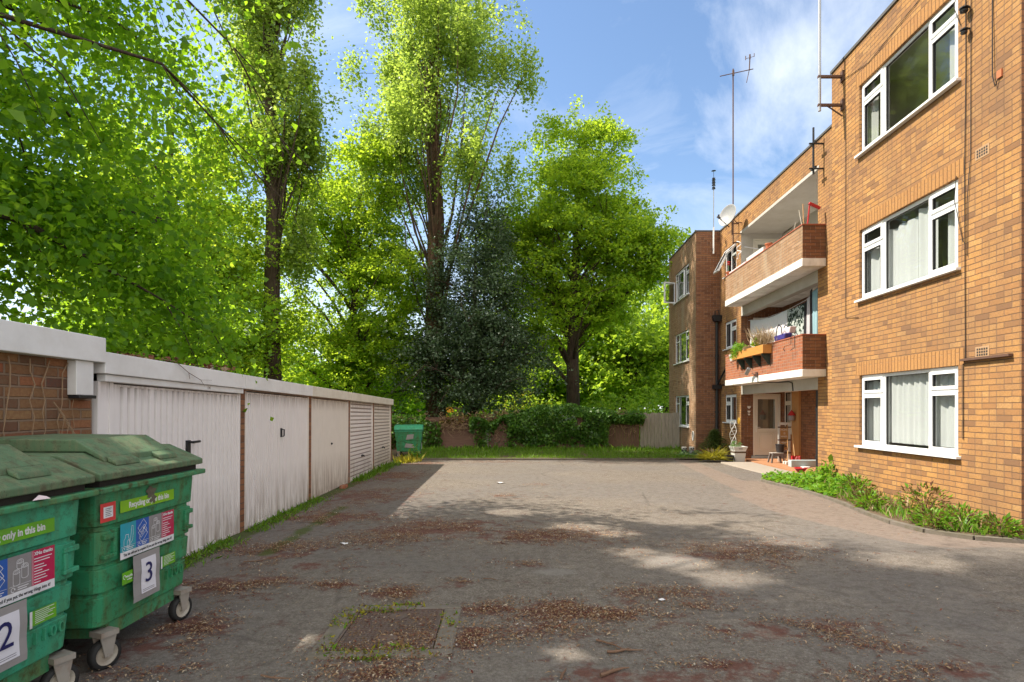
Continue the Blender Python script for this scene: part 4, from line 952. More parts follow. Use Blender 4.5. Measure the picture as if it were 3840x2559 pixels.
def recycling_bin(Y0, label, num, dy, body_m, lid_m, full_front=True):
    W, D = 1.08, .84
    t = thing('recycling_bin', (-(2.286 + .04 * Y0), Y0, 0), label, 'bin', 'green recycling bins', math.atan(.04))
    b = build(bin_body(W, D, body_m, True), 'body', body_m, t, local=True, smooth=False, bev=.004)
    mb = MB(); mb.box(-D - .03, .045, .0, W, 1.028, 1.062); build(mb, 'rim', 'bin_green_mossy', t, local=True, bev=.008)
    mb = MB(); mb.box(-D, .0, .05, W - .05, 1.0625, 1.10); build(mb, 'shadow_gap', 'bin_gap', t, local=True)  # near-black filler box paints in the shade between rim and lid
    mb = MB(); mb.prism([(.035, 1.10), (.035, 1.138), (-.20, 1.245), (-D - .02, 1.25), (-D - .02, 1.10)], .01, W - .02, 'y')
    l = build(mb, 'lid', lid_m, t, local=True, bev=.007)
    # raised panel with two tabs at the lower front edge
    mb = MB(); pa, pb = .20, .86
    mb.prism([(-.075, 1.186), (-.082, 1.222), (-.245, 1.322), (-D - .02, 1.33), (-D - .02, 1.251), (-.19, 1.2495)], pa, pb, 'y')
    for u, v in ((pa + .02, pa + .24), (pb - .22, pb - .02)): mb.prism([(-.02, 1.166), (-.03, 1.196), (-.081, 1.221), (-.076, 1.188)], u, v, 'y')
    p = build(mb, 'lid_panel', lid_m, l, local=True, bev=.008)
    for y, x in ((.16, -.05), (W - .16, -.05), (.16, -D + .12), (W - .16, -D + .12)):
        castor(Matrix.Translation((x, y, 0)) @ Matrix.Rotation(R(random.uniform(-25, 10)), 4, 'Z'), t)
    mb = MB(); mb.box(-D + .1, -.07, .2, W - .2, .16, .245); build(mb, 'base_plate', 'bin_green_mossy', t, local=True)
    if not full_front: return t
    x = .0035; s = dy
    xs_ = .0045
    # header sticker
    mb = MB(); quad(mb, .214 + s, .749 + s, .888, .957, x, 0); st = build(mb, 'header_sticker', 'sticker_lime' if num == '3' else 'sticker_green', b, local=True)
    build(text_mb('Recycling only in this bin', .048, TM(.49 + s, .922, xs_), xs=.84, bold=.0011), 'lettering', 'sticker_white', b, local=True)
    if num == '3':
        mb = MB(); mb.poly([(.0058, .50 + .045 * math.cos(a) * (1 + .3 * math.sin(a * 5)), .975 + .034 * math.sin(a) * (1 + .3 * math.cos(a * 3))) for a in np.linspace(0, 6.283, 20)[:-1]]); mb.poly([(.0062, .52 + .03 * math.cos(a) * (1 + .5 * math.sin(a * 4)), .928 + .026 * math.sin(a) * (1 + .4 * math.cos(a * 5))) for a in np.linspace(0, 6.283, 20)[:-1]], 0); build(mb, 'scuff', 'scuff_brown', b, local=True)
        mb = MB(); quad(mb, .05, .175, .86, .967, x, 0); quad(mb, .075, .152, .882, .945, x + .0006, 1)
        for q in range(5): quad(mb, .09, .14 - .01 * (q % 2), .892 + q * .010, .895 + q * .010, x + .0011, 2)
        build(mb, 'notice', ['sticker_scarlet', 'sticker_white', 'ink_black'], b, local=True)
        build(text_mb('Contaminated', .018, TM(.113, .955, x + .001)), 'lettering', 'sticker_white', b, local=True) if 0 else None
    # four-panel sticker
    ys = [.214, .355, .480, .612, .749]; zt, zb, zs = .820, .652, .610
    mb = MB()
    for k in range(4): quad(mb, ys[k] + s, ys[k + 1] + s, zb, zt, x, k)
    quad(mb, ys[0] + s, ys[4] + s, zs, zb, x, 4)
    st = build(mb, 'guide_sticker', ['sticker_teal', 'sticker_blue', 'sticker_grey', 'sticker_red', 'sticker_white'], b, local=True)
    mb = MB(); w = .0028; X2 = xs_ + .0003
    c = ys[0] + .07 + s     # bottles
    line(mb, [(c - .04, .69), (c - .04, .72), (c - .025, .735), (c - .025, .75), (c + .0, .75), (c + .0, .735), (c + .008, .72), (c + .008, .69)] + arc(c - .016, .69, .024, .012, 0, -180), w, X2)
    line(mb, [(c + .012, .70), (c + .02, .725), (c + .026, .76), (c + .03, .795), (c + .042, .795), (c + .044, .75), (c + .038, .71), (c + .02, .69)], w, X2)
    line(mb, arc(c + .002, .695, .014, .022, 0, 360), w, X2)
    c = (ys[1] + ys[2]) / 2 + s   # papers
    def rot(pts, a, cx, cz): return [(cx + p * math.cos(a) - q * math.sin(a), cz + p * math.sin(a) + q * math.cos(a)) for p, q in pts]
    rc = [(-.036, -.022), (.036, -.022), (.036, .022), (-.036, .022), (-.036, -.022)]
    for cx, cz, a in ((c - .004, .775, .7), (c + .0, .742, .6), (c + .006, .715, .75)): line(mb, rot(rc, a, cx, cz), w, X2)
    for q in range(3): line(mb, rot([(-.02, -.012 + .009 * q), (.01, -.012 + .009 * q)], .6, c, .742), w, X2)
    mb.poly([(X2, *p) for p in rot([(.012, .0), (.026, .0), (.026, .014), (.012, .014)], .6, c, .742)])
    c = (ys[2] + ys[3]) / 2 + s   # cans
    for cx, cz, h in ((c - .02, .745, .055), (c + .026, .765, .05), (c + .0, .79, .025)):
        line(mb, arc(cx, cz, .018, .010, 0, 360, 16), w, X2); line(mb, [(cx - .018, cz), (cx - .018, cz - h)] + arc(cx, cz - h, .018, .009, 180, 360) + [(cx + .018, cz)], w, X2); line(mb, arc(cx, cz, .010, .005, 0, 360, 10), w * .8, X2)
    for k in range(3):
        line(mb, [(ys[k] + s + .006, .682), (ys[k + 1] + s - .006, .682)], w * .6, X2); recycle_arrow(mb, ys[k] + .027 + s, .666, .010, X2)
        for q in range(2): line(mb, [(ys[k] + .052 + s, .671 - .010 * q), (ys[k + 1] - .02 - .01 * q + s, .671 - .010 * q)], .004, X2)
    for q in range(9): line(mb, [(ys[3] + .012 + s, .778 - q * .0135 - (.006 if q > 1 else 0)), (ys[3] + (.118, .105, .07, .085, .06, .10, .08, .09, .05)[q] + s, .778 - q * .0135 - (.006 if q > 1 else 0))], .0042, X2)
    line(mb, [(ys[3] + .005 + s, .655), (ys[3] + .005 + s, .818)], .0025, X2)
    join(mb, text_mb('XNo thanks', .024, TM((ys[3] + ys[4]) / 2 + s, .802, X2), xs=.93, bold=.0005))
    build(mb, 'pictogram', 'sticker_white', b, local=True)
    build(text_mb('This bin will not be emptied if you put the wrong things into it!', .0235, TM((ys[0] + ys[4]) / 2 + s, .631, xs_), xs=.80), 'caption', 'ink_black', b, local=True)
    # taped number sheet
    mb = MB(); n = 8
    for q in range(n):
        a, c2 = .325 + q * .285 / n, .325 + (q + 1) * .285 / n; o1, o2 = .004 + .004 * (math.sin(a * 40) + 1) * .5, .004 + .004 * (math.sin(c2 * 40) + 1) * .5
        mb.poly([(o1 + .014, .305 + s, a), (o1 + .014, .565 + s, a), (o2 + .014, .565 + s, c2), (o2 + .014, .305 + s, c2)], 0); mb.poly([(o1 + .017, .375 + s, a), (o1 + .017, .52 + s, a), (o2 + .017, .52 + s, c2), (o2 + .017, .375 + s, c2)], 1) if 0 < q < n - 1 else None
    for q in range(2): quad(mb, .385 + s, .50 + s, .372 + q * .010, .374 + q * .010, .0262, 2)
    build(mb, 'number_sheet', ['tape_grey', 'paper', 'ink_black'], b, local=True)
    build(text_mb(num, .175, TM(.447 + s, .475, .0265)), 'number', 'ink_navy', b, local=True)
    # small green labels
    mb = MB(); quad(mb, .60 + s, .745 + s, .462, .535, x + .012, 0); quad(mb, .585 + s, .60 + s, .455, .535, x + .0125, 1)
    for q in range(7): quad(mb, .615 + s, (.73, .70, .735, .72, .69, .725, .67)[q] + s, .526 - q * .009, .529 - q * .009, x + .013, 1)
    build(mb, 'label', ['sticker_green', 'sticker_white'], b, local=True)
    mb = MB(); quad(mb, .212 + s, .305 + s, .462, .535, x + .012, 0); recycle_arrow(mb, .232 + s, .505, .011, x + .0135)
    for fc in range(len(mb.f) - 14, len(mb.f)): mb.m[fc] = 1
    join(mb, text_mb('recycle', .024, TM(.275 + s, .505, x + .013), xs=.8), 1); quad(mb, .255 + s, .30 + s, .483, .488, x + .013, 1)
    build(mb, 'label', ['sticker_green', 'sticker_white'], b, local=True)
    # moulded capacity figures
    build(text_mb('1100', .085, TM(.80 + s * .3, .375, -.028), depth=.008, space=1.25), 'moulded_figures', body_m, b, local=True)
    return t
recycling_bin(3.13, 'mossy green wheeled recycling bin marked 3, standing beside the white garage', '3', 0.0, 'bin_green', 'bin_lid')
recycling_bin(2.04, 'brighter green wheeled recycling bin marked 2, cut off by the photo edge', '2', .072, 'bin_teal', 'bin_lid')
mb = MB(); q = Vector((-2.34, 2.72, 1.064)); mb.poly([q + Vector(p) for p in ((-.02, -.03, .002), (.015, -.025, .008), (.018, .03, .005), (-.012, .04, .014))]); mb.poly([q + Vector(p) for p in ((-.02, -.03, .002), (-.012, .04, .014), (-.025, .012, .024))]); o = build(mb, 'paper_scrap', 'pink_white', None, origin=tuple(q)); tag(o, 'crumpled pale scrap lying on the rim of the bin marked 2', 'paper')
# far bin at the end of the row: narrow end towards the camera
t = thing('recycling_bin', (-3.80, 19.75, gz(19.7)), 'far green wheeled bin with domed lid and stickers at the end of the garages', 'bin', 'green recycling bins', R(-82))
W, D = .92, .70
mb = MB(); rr = []
for z, ins in ((.20, .08), (.22, .06), (.55, .035), (.552, .045), (.58, .045), (.582, .03), (.86, .0), (.90, .0)):
    rr.append([(-ins, -W + ins, z), (-ins, -ins, z), (-D + ins, -ins, z), (-D + ins, -W + ins, z)])
mb.rings(rr); b = build(mb, 'body', 'bin_green', t, local=True, bev=.02)
mb = MB(); mb.box(-D - .02, .02, -W - .02, .02, .90, .94); build(mb, 'rim', 'bin_teal', t, local=True, bev=.01)
mb = MB(); mb.prism([(.03, .97), (.03, 1.0), (-.12, 1.09), (-.45, 1.14), (-D, 1.10), (-D - .02, 1.0), (-D - .02, .94), (.02, .941)], -W - .03, .03, 'y'); build(mb, 'lid', 'bin_teal', t, local=True, bev=.02)
mb = MB(); mb.poly([(.003 - .016, -.55, .62), (.003 - .016, -.30, .66), (.004 - .006, -.28, .82), (.004 - .006, -.5, .80)]); mb.poly([(.001 - .03, -.6, .36), (.001 - .03, -.25, .33), (.002 - .024, -.3, .47), (.002 - .024, -.55, .50)]); build(mb, 'torn_sticker', 'tape_grey', b, local=True)
mb = MB(); mb.box(-.52, -.2, -.028, -.024 + .006, .60, .76, 0); mb.box(-.50, -.42, -.036, -.026, .28, .50, 1); mb.box(-.38, -.22, -.036, -.026, .62, .7, 2); build(mb, 'sticker', ['sticker_blue', 'sticker_white', 'sticker_grey'], b, local=True)
for y, x in ((-.12, -.1), (-W + .12, -.1), (-.12, -D + .1), (-W + .12, -D + .1)): castor(Matrix.Translation((x, y, 0)), t)

# ------------------------------------------------------------------ manhole
t = thing('manhole_cover', (-.94, 3.87, .0), 'rusty rectangular manhole cover in a concrete surround, moss round its edge', 'manhole cover')
mb = MB(Matrix.Translation((-.94, 3.87, 0)) @ Matrix.Rotation(R(3), 4, 'Z'))
for a, b, c, d in ((-.44, .44, -.46, -.36), (-.44, .44, .34, .43), (-.44, -.32, -.36, .34), (.31, .44, -.36, .34)): mb.box(a + .002, b - .002, c + .002, d - .002, -.05, .022)
build(mb, 'surround', 'concrete_old', t, bev=.015)
mb = MB(Matrix.Translation((-.94, 3.87, 0)) @ Matrix.Rotation(R(3), 4, 'Z'))
mb.box(-.30, .295, -.345, .325, -.05, .014)
rect = (-.318, .308, -.358, .338)
for a, b, c, d in ((-.318, .308, -.358, -.347), (-.318, .308, .327, .338), (-.318, -.303, -.347, .327), (.297, .308, -.347, .327)): mb.box(a, b, c, d, -.05, .021)
for i in range(17):
    for j in range(19):
        x, y = -.275 + i * .0335, -.315 + j * .034
        if (x - .0) ** 2 + (y - .2) ** 2 < .006 or (x - .0) ** 2 + (y + .2) ** 2 < .006: continue
        if (i + j) % 2: mb.box(x - .012, x + .012, y - .005, y + .005, .0141, .021)
        else: mb.box(x - .005, x + .005, y - .012, y + .012, .0141, .021)
for y in (-.2, .2): mb.lathe([(.045, .0), (.065, .0), (.065, .008), (.045, .008)], (0, y, .0141), 18)
build(mb, 'cover', 'cast_iron', t)

# ------------------------------------------------------------------ masts, aerials, dish
t = thing('antenna_mast', (5.27, 10.41, 6.98), 'tall grey mast on two iron brackets at the front block corner, running out of frame', 'antenna')
mb = MB(); mb.tube([(5.27, 10.41, 6.95), (5.27, 10.41, 11.0), (5.29, 10.41, 12.2)], .026, 10); build(mb, 'pole', 'grey_metal', t)
for z, st in ((7.58, 0), (7.06, 1)):
    mb = MB(); mb.box(5.24, FX, 10.385, 10.435, z - .02, z + .02); mb.box(FX - .03, FX - .001, 10.36, 10.46, z - .09, z + .1)
    if st: mb.tube([(5.42, 10.41, z - .02), (FX - .01, 10.41, z - .2)], .014, 6)
    build(mb, 'bracket', 'rust_metal', t)
t = thing('tv_aerial', (6.59, 18.6, 6.9), 'slim mast with crossbar aerial standing behind the satellite dish', 'antenna')
mb = MB(); mb.tube([(6.59, 18.6, 6.88), (6.59, 18.6, 12.62)], .022, 8); build(mb, 'pole', 'rust_metal', t)
mb = MB(); A = Vector((6.16, 18.6, 12.38)); B = Vector((7.25, 18.6, 12.62)); mb.tube([A, B], .014, 6); c = A.lerp(B, .88)
mb.tube([c + Vector((.0, 0, -.02)), c + Vector((.02, 0, .38))], .018, 6); mb.tube([c, c + Vector((-.09, 0, -.42))], .011, 6); q = c + Vector((.02, 0, .38))
mb.tube([q + Vector((-.14, 0, -.02)), q + Vector((.14, 0, .06))], .008, 5); mb.tube([q + Vector((-.14, 0, -.06)), q + Vector((-.14, 0, .07))], .014, 5); mb.tube([q + Vector((.14, 0, .05)), q + Vector((.14, 0, .16))], .012, 5); mb.tube([q + Vector((0, 0, -.03)), q + Vector((0, 0, .12))], .025, 6)
mb.tube([A.lerp(B, .40) + Vector((0, 0, -.08)), A.lerp(B, .40) + Vector((0, 0, .1))], .035, 6); build(mb, 'aerial', 'rust_metal', t)
mb = MB(); mb.box(6.57, MX, 18.58, 18.62, 6.93, 6.96); mb.box(6.57, MX, 18.58, 18.62, 7.55, 7.58); build(mb, 'bracket', 'rust_metal', t)
t = thing('radio_antenna', (6.50, 20.32, 7.05), 'thin whip antenna with ribbed green tip on the far bay side wall', 'antenna')
mb = MB(); mb.tube([(6.50, 20.30, 7.05), (6.50, 20.30, 8.0)], .03, 8, 0); mb.tube([(6.50, 20.30, 8.0), (6.50, 20.30, 9.6)], .018, 8, 1); mb.box(6.48, 6.52, 20.3, 20.398, 7.2, 7.24, 1); mb.box(6.48, 6.52, 20.3, 20.398, 7.7, 7.74, 1); build(mb, 'pole', ['paint_white', 'grey_metal'], t)
mb = MB()
for z in (9.38, 9.5, 9.6, 9.7): mb.lathe([(.012, -.03), (.07, -.025), (.05, .0), (.06, .04), (.012, .05)], (6.50, 20.30, z), 8)
mb.tube([(6.5, 20.3, 9.6), (6.5, 20.3, 9.98)], .008, 6); mb.lathe([(.012, -.02), (.085, 0), (.012, .025)], (6.5, 20.3, 10.0), 8); build(mb, 'tip', 'jar_dark', t)
t = thing('aerial_bracket', (6.54, 13.2, 6.95), 'short dark pole on two brackets at the near end of the top balcony', 'antenna bracket')
mb = MB(); mb.tube([(6.54, 13.2, 6.95), (6.54, 13.2, 8.03)], .024, 8)
for z in (7.66, 7.08): mb.box(6.44, MX, 13.18, 13.22, z - .014, z + .014); mb.box(6.52, 6.56, 13.08, 13.3, z - .02, z + .02)
build(mb, 'pole', 'black_iron', t)
t = thing('satellite_dish', (6.34, 18.15, 7.62), 'pale grey satellite dish fixed near the roof edge above the open window', 'satellite dish')
dd = Vector((-.86, -.45, .22)).normalized(); M = Matrix.Translation((6.30, 18.15, 7.66)) @ dd.to_track_quat('Z', 'Y').to_matrix().to_4x4()
mb = MB(M); mb.lathe([(.01, .0), (.12, .008), (.22, .03), (.30, .06), (.345, .085), (.355, .085), (.355, .078), (.30, .045), (.2, .012), (.1, -.012), (.01, -.02)], (0, 0, 0), 28); build(mb, 'reflector', 'dish_grey', t, smooth=True)
mb = MB(); e = Vector((6.30, 18.15, 7.66)); low = M @ Vector((-.0, -.33, .03)); f = e + dd * .46 + Vector((0, 0, -.22))
lowp = e + Vector((.02, .02, -.35)); mb.tube([lowp, f], .014, 6); mb.tube([f + Vector((.05, .05, 0)), f - dd * -.05], .035, 8); mb.tube([f, f + Vector((0, 0, .09))], .03, 8); build(mb, 'feed_arm', 'black_plastic', t)
mb = MB(); mb.tube([e - dd * .02, e - dd * .16, (6.6, 18.3, 7.5), (MX, 18.3, 7.5)], .016, 6); mb.tube([(6.45, 18.3, 7.1), (6.45, 18.3, 7.6)], .018, 6); mb.tube([(6.45, 18.3, 7.15), (MX, 18.3, 7.15)], .014, 6); build(mb, 'wall_bracket', 'rust_metal', t)

# ------------------------------------------------------------------ balcony things
t = thing('window_box', (6.1, 15.85, 2.94), 'orange timber window box on green brackets below the red brick balcony', 'planter')
mb = MB(); a, b, c, d, e, f = 5.985, 6.218, 14.72, 16.98, 2.955, 3.175
mb.box(a, a + .02, c, d, e, f); mb.box(b - .02, b, c, d, e, f); mb.box(a + .021, b - .021, c, c + .02, e, f); mb.box(a + .021, b - .021, d - .02, d, e, f); mb.box(a + .021, b - .021, c + .021, d - .021, e, e + .02)
build(mb, 'box', 'planter_wood', t, bev=.004); mb = MB(); mb.box(a + .021, b - .021, c + .021, d - .021, e + .021, f - .03); build(mb, 'earth', 'soil', t)
for y in (14.85, 15.45, 16.05, 16.62):
    mb = MB(); mb.prism([(6.0, 2.953), (6.218, 2.953), (6.218, 2.66), (6.19, 2.66), (6.0, 2.92)], y - .02, y + .02, 'y'); build(mb, 'bracket', 'bracket_green', t)
def clump(n, c, r, seed, flat=1.0):
    g = np.random.default_rng(seed); P = g.normal(size=(n, 3)); P /= np.linalg.norm(P, axis=1)[:, None]; P *= g.random(n)[:, None] ** .4; return np.array(c) + P * np.array([r[0], r[1], r[2]])
def plant_thing(name, c, label, cat, P, size, m, seed, group=None, **kw):
    o = leaves(name, P, size, m, None, seed=seed, origin=c, **kw); return tag(o, label, cat, group)
def blades(name, c, n, r, h, m, label, cat, seed, lean=.5, w=.12, kind=None, P0=None, group=None, size=None):
    g = np.random.default_rng(seed); 
    P = np.array(c) + np.stack([g.normal(0, r[0], n), g.normal(0, r[1], n), np.zeros(n)], 1) if P0 is None else P0
    D = np.stack([g.normal(0, lean, len(P)), g.normal(0, lean, len(P)), np.ones(len(P))], 1)
    o = leaves(name, P, h if size is None else size, m, None, seed=seed, origin=tuple(c), D=D, aspect=w, up=0, fold=.1); return tag(o, label, cat, group, kind)
plant_thing('fern_plant', (6.08, 16.45, 3.17), 'bright lime green feathery plant spilling over the window box', 'plant', np.concatenate([clump(420, (6.02, 16.5, 3.27), (.16, .40, .17), 3), clump(120, (5.98, 16.75, 3.12), (.07, .2, .14), 4)]), .075, 'leaf_weed', 5, aspect=.35)
blades('dry_grass_plant', (6.14, 15.05, 3.17), 620, (.07, .25), .40, 'leaf_dry', 'dry straw coloured feathery grass in the window box', 'plant', 6, .38, .022)
plant_thing('leafy_plant', (6.1, 15.35, 3.17), 'small green leafy plant in the window box beside dry grass', 'plant', clump(220, (6.1, 15.35, 3.30), (.1, .22, .15), 8), .07, ['leaf_weed', 'leaf_yellow'], 7)
plant_thing('pale_plant', (6.09, 15.95, 3.17), 'pale cream trailing plant in the middle of the window box', 'plant', clump(160, (6.07, 15.95, 3.2), (.1, .2, .07), 9), .05, 'leaf_dry', 9)
t = thing('hanging_pot', (6.08, 17.2, 2.95), 'white pot held by an iron hook at the far end of the window box', 'plant pot')
mb = MB(); mb.lathe([(.07, 0), (.10, .16), (.11, .16), (.11, .19), (.09, .19), (.085, .15), (.02, .15)], (6.08, 17.2, 2.95), 14); build(mb, 'pot', 'pot_white', t)
mb = MB(); mb.tube([(6.22, 17.2, 3.06), (6.08, 17.31, 3.06), (5.97, 17.2, 3.06), (6.08, 17.09, 3.06), (6.22, 17.2, 3.06)], .009, 5); mb.tube([(6.22, 17.2, 3.0), (6.02, 17.2, 2.9), (6.1, 17.2, 2.85)], .009, 5); build(mb, 'hook', 'black_iron', t)
plant_thing('pot_plant', (6.08, 17.2, 3.12), 'brownish small plant growing in the white hanging pot', 'plant', clump(140, (6.08, 17.2, 3.22), (.12, .16, .12), 11), .05, 'leaf_brown', 11)
t = thing('hanging_bracket', (6.15, 13.62, 3.05), 'empty black iron scroll bracket hooked over the lower balcony coping', 'bracket')
mb = MB(); mb.tube([(6.24, 13.6, 3.24), (6.2, 13.6, 3.25), (6.2, 13.6, 3.05), (6.05, 13.6, 3.0), (6.02, 13.6, 2.93), (6.06, 13.6, 2.88)], .007, 6); mb.tube([(6.24, 13.42, 3.24), (6.2, 13.42, 3.25), (6.2, 13.42, 2.95), (6.1, 13.42, 2.88)], .007, 6); build(mb, 'hook', 'black_iron', t)
# washing on the line
def hung(name, y0, y1, zt0, zt1, zb, x, m, label, cat, amp=.02, per=.11, sag=0.03):
    mb = MB(); n = max(8, int(abs(y1 - y0) / .02)); rows = 7; ids = []
    for i in range(n + 1):
        s = i / n; y = y0 + (y1 - y0) * s; zt = zt0 + (zt1 - zt0) * s - sag * math.sin(math.pi * s); col = []
        for j in range(rows + 1):
            v = j / rows; a = amp * (.25 + v)
            col.append(mb.pt((x + a * math.sin(y / per * 6.283) + a * .6 * math.sin(y / per * 2.3 + v), y, zt + (zb - zt) * v)))
        ids.append(col)
    for i in range(n):
        for j in range(rows): mb.face((ids[i][j], ids[i + 1][j], ids[i + 1][j + 1], ids[i][j + 1]))
    o = build(mb, name, m, None, origin=(x, (y0 + y1) / 2, (zt0 + zb) / 2), smooth=True); sl_ = o.modifiers.new('t', 'SOLIDIFY'); sl_.thickness = .004; return tag(o, label, cat)
hung('bed_sheet', 18.2, 15.55, 4.34, 4.22, 2.95, 7.0, 'cloth_white', 'long white sheet hung on the lower balcony washing line', 'sheet', .02, .13, .08)
hung('printed_towel', 15.52, 14.58, 4.20, 4.22, 3.0, 6.99, 'towel_print', 'pale towel with dark leaf print hung beside the white sheet', 'towel', .025, .25, .02)
hung('dark_trousers', 14.56, 14.40, 4.2, 4.25, 2.95, 6.98, 'cloth_black', 'black trousers hung on the line beside the printed towel', 'trousers', .01, .2, 0)
hung('grey_shirt', 14.38, 14.25, 4.3, 4.33, 3.05, 6.97, 'cloth_grey', 'light grey garment hung between two black ones', 'garment', .012, .1, 0)
hung('black_shirt', 14.24, 14.12, 4.45, 4.5, 3.1, 6.97, 'cloth_black', 'long narrow black garment hung next to the teal cloth', 'garment', .01, .1, 0)
hung('teal_cloth', 14.1, 13.85, 4.4, 4.45, 3.0, 6.96, 'cloth_teal', 'teal cloth hung at the near end of the washing line', 'cloth', .02, .12, 0)
mb = MB(); mb.tube([(7.0, 18.36, 4.36), (7.0, 16.9, 4.22), (7.0, 15.5, 4.21), (6.98, 14.4, 4.28), (6.96, 13.46, 4.46)], .006, 5); o = build(mb, 'washing_line', 'cloth_white', None, origin=(7.0, 15.4, 4.2)); tag(o, 'thin white washing line strung across the lower balcony', 'line')
t = thing('shopping_bag', (6.27, 14.3, 3.23), 'blue and pink patterned bag with black handles on balcony coping', 'bag')
mb = MB(); mb.prism([(14.05, 3.231), (14.62, 3.231), (14.66, 3.38), (14.02, 3.38)], 6.24, 6.44, 'x', 0); build(mb, 'bag', 'blue_bag', t, bev=.03)
mb = MB(); mb.prism([(14.05, 3.385), (14.62, 3.385), (14.70, 3.54), (13.98, 3.54)], 6.36, 6.52, 'x', 0); build(mb, 'basket', 'pink_white', t, bev=.02)
mb = MB()
for x in (6.23, 6.40): mb.tube([(x, 14.15, 3.36), (x, 14.2, 3.55), (x, 14.32, 3.63), (x, 14.44, 3.55), (x, 14.5, 3.36)], .012, 6)
build(mb, 'handle', 'cloth_black', t)
t = thing('dog_ornament', (6.28, 15.75, 3.23), 'small black and white dog ornament behind the window box', 'ornament')
mb = MB(); mb.lathe([(.02, 0), (.075, .01), (.085, .08), (.06, .17), (.03, .2)], (6.29, 15.72, 3.23), 12, 0); mb.lathe([(.01, -.06), (.055, -.03), (.06, .02), (.03, .06)], (6.27, 15.70, 3.46), 10, 0); mb.lathe([(.01, 0), (.05, .02), (.04, .06), (.01, .07)], (6.25, 15.78, 3.33), 8, 1); mb.lathe([(.01, -.03), (.025, 0), (.008, .06)], (6.28, 15.65, 3.50), 6, 1); mb.lathe([(.01, -.03), (.025, 0), (.008, .06)], (6.28, 15.75, 3.50), 6, 1); build(mb, 'body', ['cloth_white', 'cloth_black'], t, smooth=True)
mb = MB()
for q in range(9): a = q * .7; mb.tube([(6.28, 13.45 + .03 * q, 3.236), (6.27, 13.44 + .03 * q + .03 * math.sin(a), 3.27 + .02 * math.cos(a)), (6.3, 13.48 + .03 * q, 3.24)], .010, 5, q % 2)
o = build(mb, 'peg_bundle', ['cloth_black', 'cloth_white'], None, origin=(6.28, 13.5, 3.23)); tag(o, 'tangle of dark and white pegs at the coping corner', 'pegs')
# top balcony
for (dx, dy, h, m, nm, lb, r) in ((-.05, .14, .40, 'cloth_cream', 'stick', 'thin pale stick leaning left of its pair in the top balcony corner', .008), (0, .05, .52, 'wood_light', 'stick', 'longer pale stick standing in the top balcony corner', .010)):
    mb = MB(); mb.tube([(6.32, 13.2, 5.5), (6.32 + dx, 13.2 + dy, 5.76 + h)], r, 6); o = build(mb, nm, m, None, origin=(6.32, 13.2, 5.5)); tag(o, lb, 'stick')
t = thing('red_broom', (6.36, 13.2, 5.5), 'bright red broom standing head up in the top balcony corner', 'broom')
mb = MB(); mb.tube([(6.36, 13.2, 5.4), (6.42, 13.14, 6.2)], .018, 8); build(mb, 'pole', 'red_plastic', t); mb = MB(Matrix.Translation((6.43, 13.13, 6.24)) @ Matrix.Rotation(R(25), 4, 'Y')); mb.box(-.03, .25, -.03, .03, -.03, .03); build(mb, 'head', 'red_plastic', t, bev=.008)
mb = MB(); mb.tube([(6.5, 14.3, 5.5), (6.5, 14.0, 6.1)], .01, 6); o = build(mb, 'stick', 'cloth_cream', None, origin=(6.5, 14.2, 5.6)); tag(o, 'pale stick leaning further back on the top balcony', 'stick')
t = thing('balcony_trough', (6.29, 16.1, 5.76), 'long white trough resting on the top balcony coping', 'trough')
mb = MB(); mb.box(6.25, 6.36, 15.35, 16.55, 5.762, 5.885); build(mb, 'trough', 'pot_white', t, bev=.006)
t = thing('balcony_trough', (6.29, 17.3, 5.76), 'low pinkish trough at the far end of the top balcony coping', 'trough')
mb = MB(); mb.box(6.25, 6.36, 16.62, 18.0, 5.762, 5.82); build(mb, 'trough', 'pink_white', t, bev=.006)
t = thing('terracotta_pot', (6.3, 15.15, 5.762), 'round terracotta pot beside the white trough on the top coping', 'plant pot')
mb = MB(); mb.lathe([(.06, 0), (.09, .12), (.10, .12), (.10, .15), (.08, .15), (.07, .10), (.01, .10)], (6.32, 15.16, 5.762), 14); build(mb, 'pot', 'terracotta', t)
t = thing('terracotta_pot', (6.3, 18.15, 5.762), 'orange terracotta pot with red flower at the far coping corner', 'plant pot')
mb = MB(); mb.lathe([(.05, 0), (.08, .09), (.09, .09), (.09, .115), (.07, .115), (.06, .08), (.01, .08)], (6.29, 18.16, 5.762), 14); build(mb, 'pot', 'terracotta', t); mb = MB(); mb.tube([(6.29, 18.16, 5.85), (6.3, 18.18, 6.15)], .005, 5, 0)
for q in range(7): mb.lathe([(.005, -.02), (.03, 0), (.005, .02)], (6.3 + .03 * math.cos(q * 2.4), 18.18 + .03 * math.sin(q * 2.4), 6.1 + .02 * q), 6, 1)
build(mb, 'flower', ['leaf_weed', 'red_plastic'], t)
mb = MB(); pts = [(6.5 + .03 * math.sin(q * 1.3), 17.85 + .16 * math.cos(q * .55), 6.25 + .55 * (q / 22)) for q in range(23)]; mb.tube(pts, .014, 6); o = build(mb, 'hose_coil', 'cloth_white', None, origin=(6.5, 17.85, 6.4)); tag(o, 'white coiled hose hanging at the far end of top balcony', 'hose')
mb = MB(); mb.tube([(6.85, 18.3, 6.72), (7.3, 18.0, 6.55), (7.6, 17.9, 6.52), (8.0, 17.9, 6.7)], .012, 6); mb.lathe([(.01, 0), (.05, .03), (.04, .09), (.01, .1)], (7.5, 17.95, 6.42), 8); o = build(mb, 'cord', 'cloth_white', None, origin=(7.3, 18, 6.6)); tag(o, 'white cord sagging across the top balcony doorway', 'cord')
